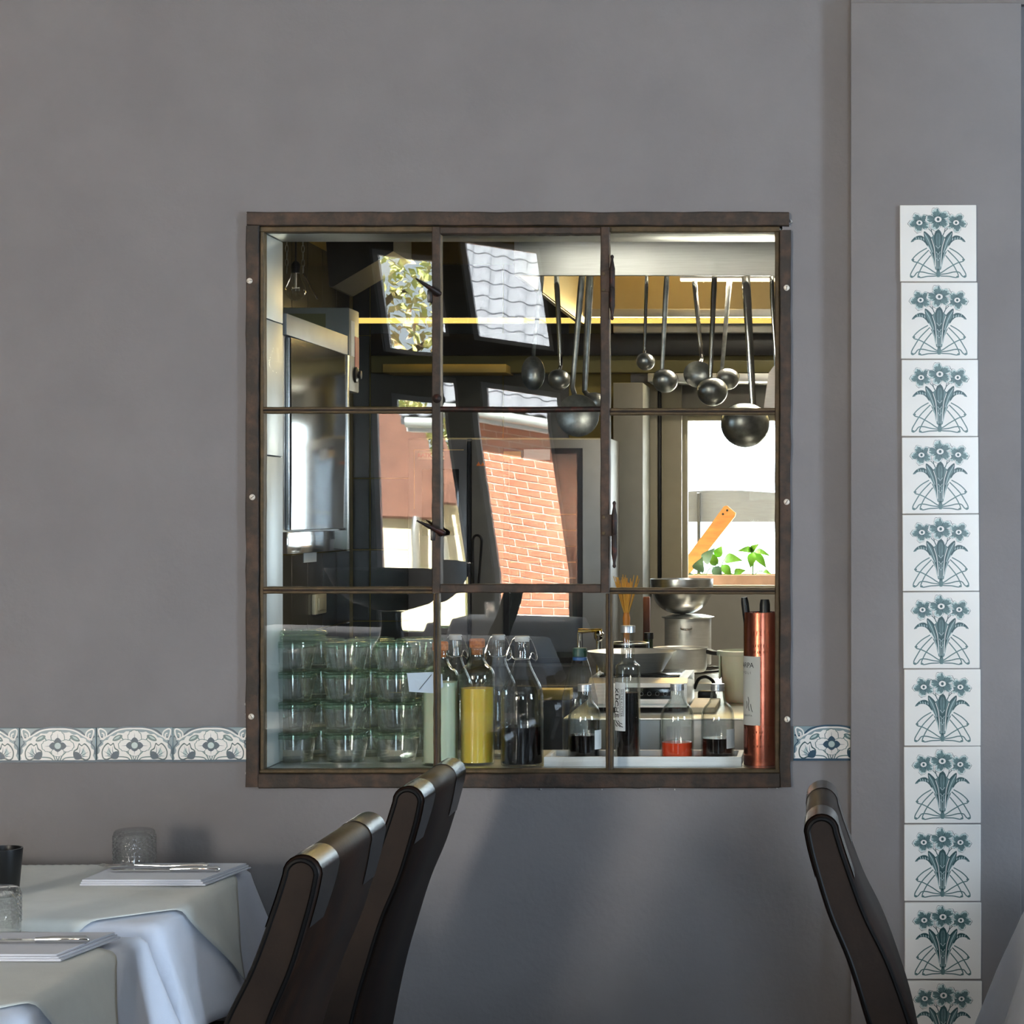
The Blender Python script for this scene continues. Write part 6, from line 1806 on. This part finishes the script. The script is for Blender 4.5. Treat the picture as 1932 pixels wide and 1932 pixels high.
def leaf(b, base, tip, w, bend=0.2, up=Vector((0, -1, 0.3))):
    d = tip - base
    side = d.cross(up).normalized()
    nrm = side.cross(d).normalized()
    rows = []
    N = 8
    for i in range(N + 1):
        t = i / N
        ww = w * math.sin(PI * min(1, t ** 0.8)) * (1 - 0.25 * t)
        c = base + d * t + nrm * (bend * d.length * math.sin(PI * t))
        rows.append([b.verts.new(c - side * ww + nrm * ww * 0.3), b.verts.new(c), b.verts.new(c + side * ww + nrm * ww * 0.3)])
    for i in range(N):
        for k in range(2):
            b.faces.new((rows[i][k], rows[i][k + 1], rows[i + 1][k + 1], rows[i + 1][k]))
def plant(label, px, leaves, m, Y=PBY + 0.09):
    t = thing('window_plant', label, 'plant', (P(px, 0, Y).x, Y, c_.z - 0.012), 'plants in the planter box')
    base = Vector((P(px, 0, Y).x, Y, c_.z - 0.0115))
    b = nb()
    for (bx, by, ex, ey, w) in leaves:
        q = P(bx, by, Y)
        tube(b, catmull([base, base.lerp(q, 0.5) + Vector((0, 0, 0.01)), q], 4), 0.0016, 5)
    obj('stems', b, M['leaf_green'], t)
    for (bx, by, ex, ey, w) in leaves:
        b = nb(); leaf(b, P(bx, by, Y), P(ex, ey, Y - random.uniform(0.0, 0.05)), w * 1.25 * S(Y)); obj('leaf', b, m, t)
plant('grey-green leafy plant at the left end of the planter', 1330, [(1318, 1078, 1326, 1050, 11), (1330, 1062, 1350, 1033, 10), (1345, 1070, 1362, 1090, 9), (1310, 1085, 1300, 1095, 8)], M['leaf_grey'])
plant('bright green plant with an outstretched leaf in mid planter', 1358, [(1352, 1052, 1362, 1030, 8), (1366, 1056, 1402, 1058, 9), (1350, 1068, 1340, 1040, 8), (1362, 1066, 1380, 1088, 8), (1385, 1084, 1408, 1076, 7)], M['leaf_green'])
plant('tall green plant with drooping leaves at the right of the planter', 1420, [(1420, 1040, 1390, 1040, 6), (1420, 1040, 1433, 1026, 6), (1421, 1042, 1416, 1072, 8), (1422, 1042, 1446, 1072, 7), (1424, 1040, 1455, 1050, 5), (1440, 1078, 1456, 1084, 4)], M['leaf_green'])
# leaning orange-brown plank, awning and yard
PKY = 3.15
b = nb(); prism(b, [P(1284, 1066, PKY), P(1366, 955, PKY), P(1372, 954, PKY), P(1388, 968, PKY), P(1387, 974, PKY), P(1302, 1082, PKY), P(832, 1760, PKY), P(800, 1738, PKY)], (0, 0.025, 0)); o = obj('wooden_plank', b, M['wood'], smooth=0); tag(o, 'orange-brown plank leaning diagonally outside the kitchen window', 'plank')
for q in ((1372, 963), (1364, 970)):
    b = nb(); lathe(b, [(0.004, 0), (0.004, 0.002), (0, 0.002)], P(q[0], q[1], PKY), 10, mtx=Matrix.Rotation(PI / 2, 4, 'X')); obj('nail', b, M['black'], o)
AWY = 4.2
b = nb(); pts = catmull([P(1240, 933, AWY), P(1300, 927, AWY), P(1380, 925, AWY), P(1470, 930, AWY), P(1600, 940, AWY)], 6)
rowsA = pts; rowsB = [Vector((p.x, p.y, px_z(985, AWY))) for p in pts]
for i in range(len(pts) - 1):
    prism(b, [rowsA[i], rowsA[i + 1], rowsB[i + 1], rowsB[i]], (0, 0.03, 0))
bmesh.ops.remove_doubles(b, verts=b.verts, dist=1e-5)
aw = thing('garden_bench', 'grey bench back outside the kitchen window', 'bench', (0, AWY, 0))
obj('backrest', b, mat('grey_weathered_board', rgb(66, 67, 69), rough=0.8, var=0.12, stretch=(1, 1, 8)), aw, smooth=0)
for px in (1316, 1560):
    b = nb(); box(b, (P(px, 0, AWY).x, AWY - 0.03, 0.0), (P(px + 6, 0, AWY).x, AWY - 0.001, px_z(930, AWY)), bev=0.002); obj('post', b, M['kdark'], aw)
b = nb(); box(b, (-6, KY1 + 0.13, -0.15), (8, 30, -0.051)); struct('ground_yard', b, mat('pale_paving', rgb(220, 214, 200), rough=0.9, var=0.05), 0)
# unseen slab added above the kitchen window to keep the sun off the stove
b = nb(); box(b, (-1.6, KY1 + 0.121, 2.06), (1.6, 4.3, 2.14), bev=0.004); o = obj('sun_blocker', b, M['white_frame']); o['kind'] = 'structure'
# outer roof of the building
b = nb(); box(b, (RX0 - 0.2, RY0 - 0.45, CEIL + 0.11), (RX1 + 0.2, KY1 + 0.3, CEIL + 0.3)); struct('roof', b, M['kdark'], 0)
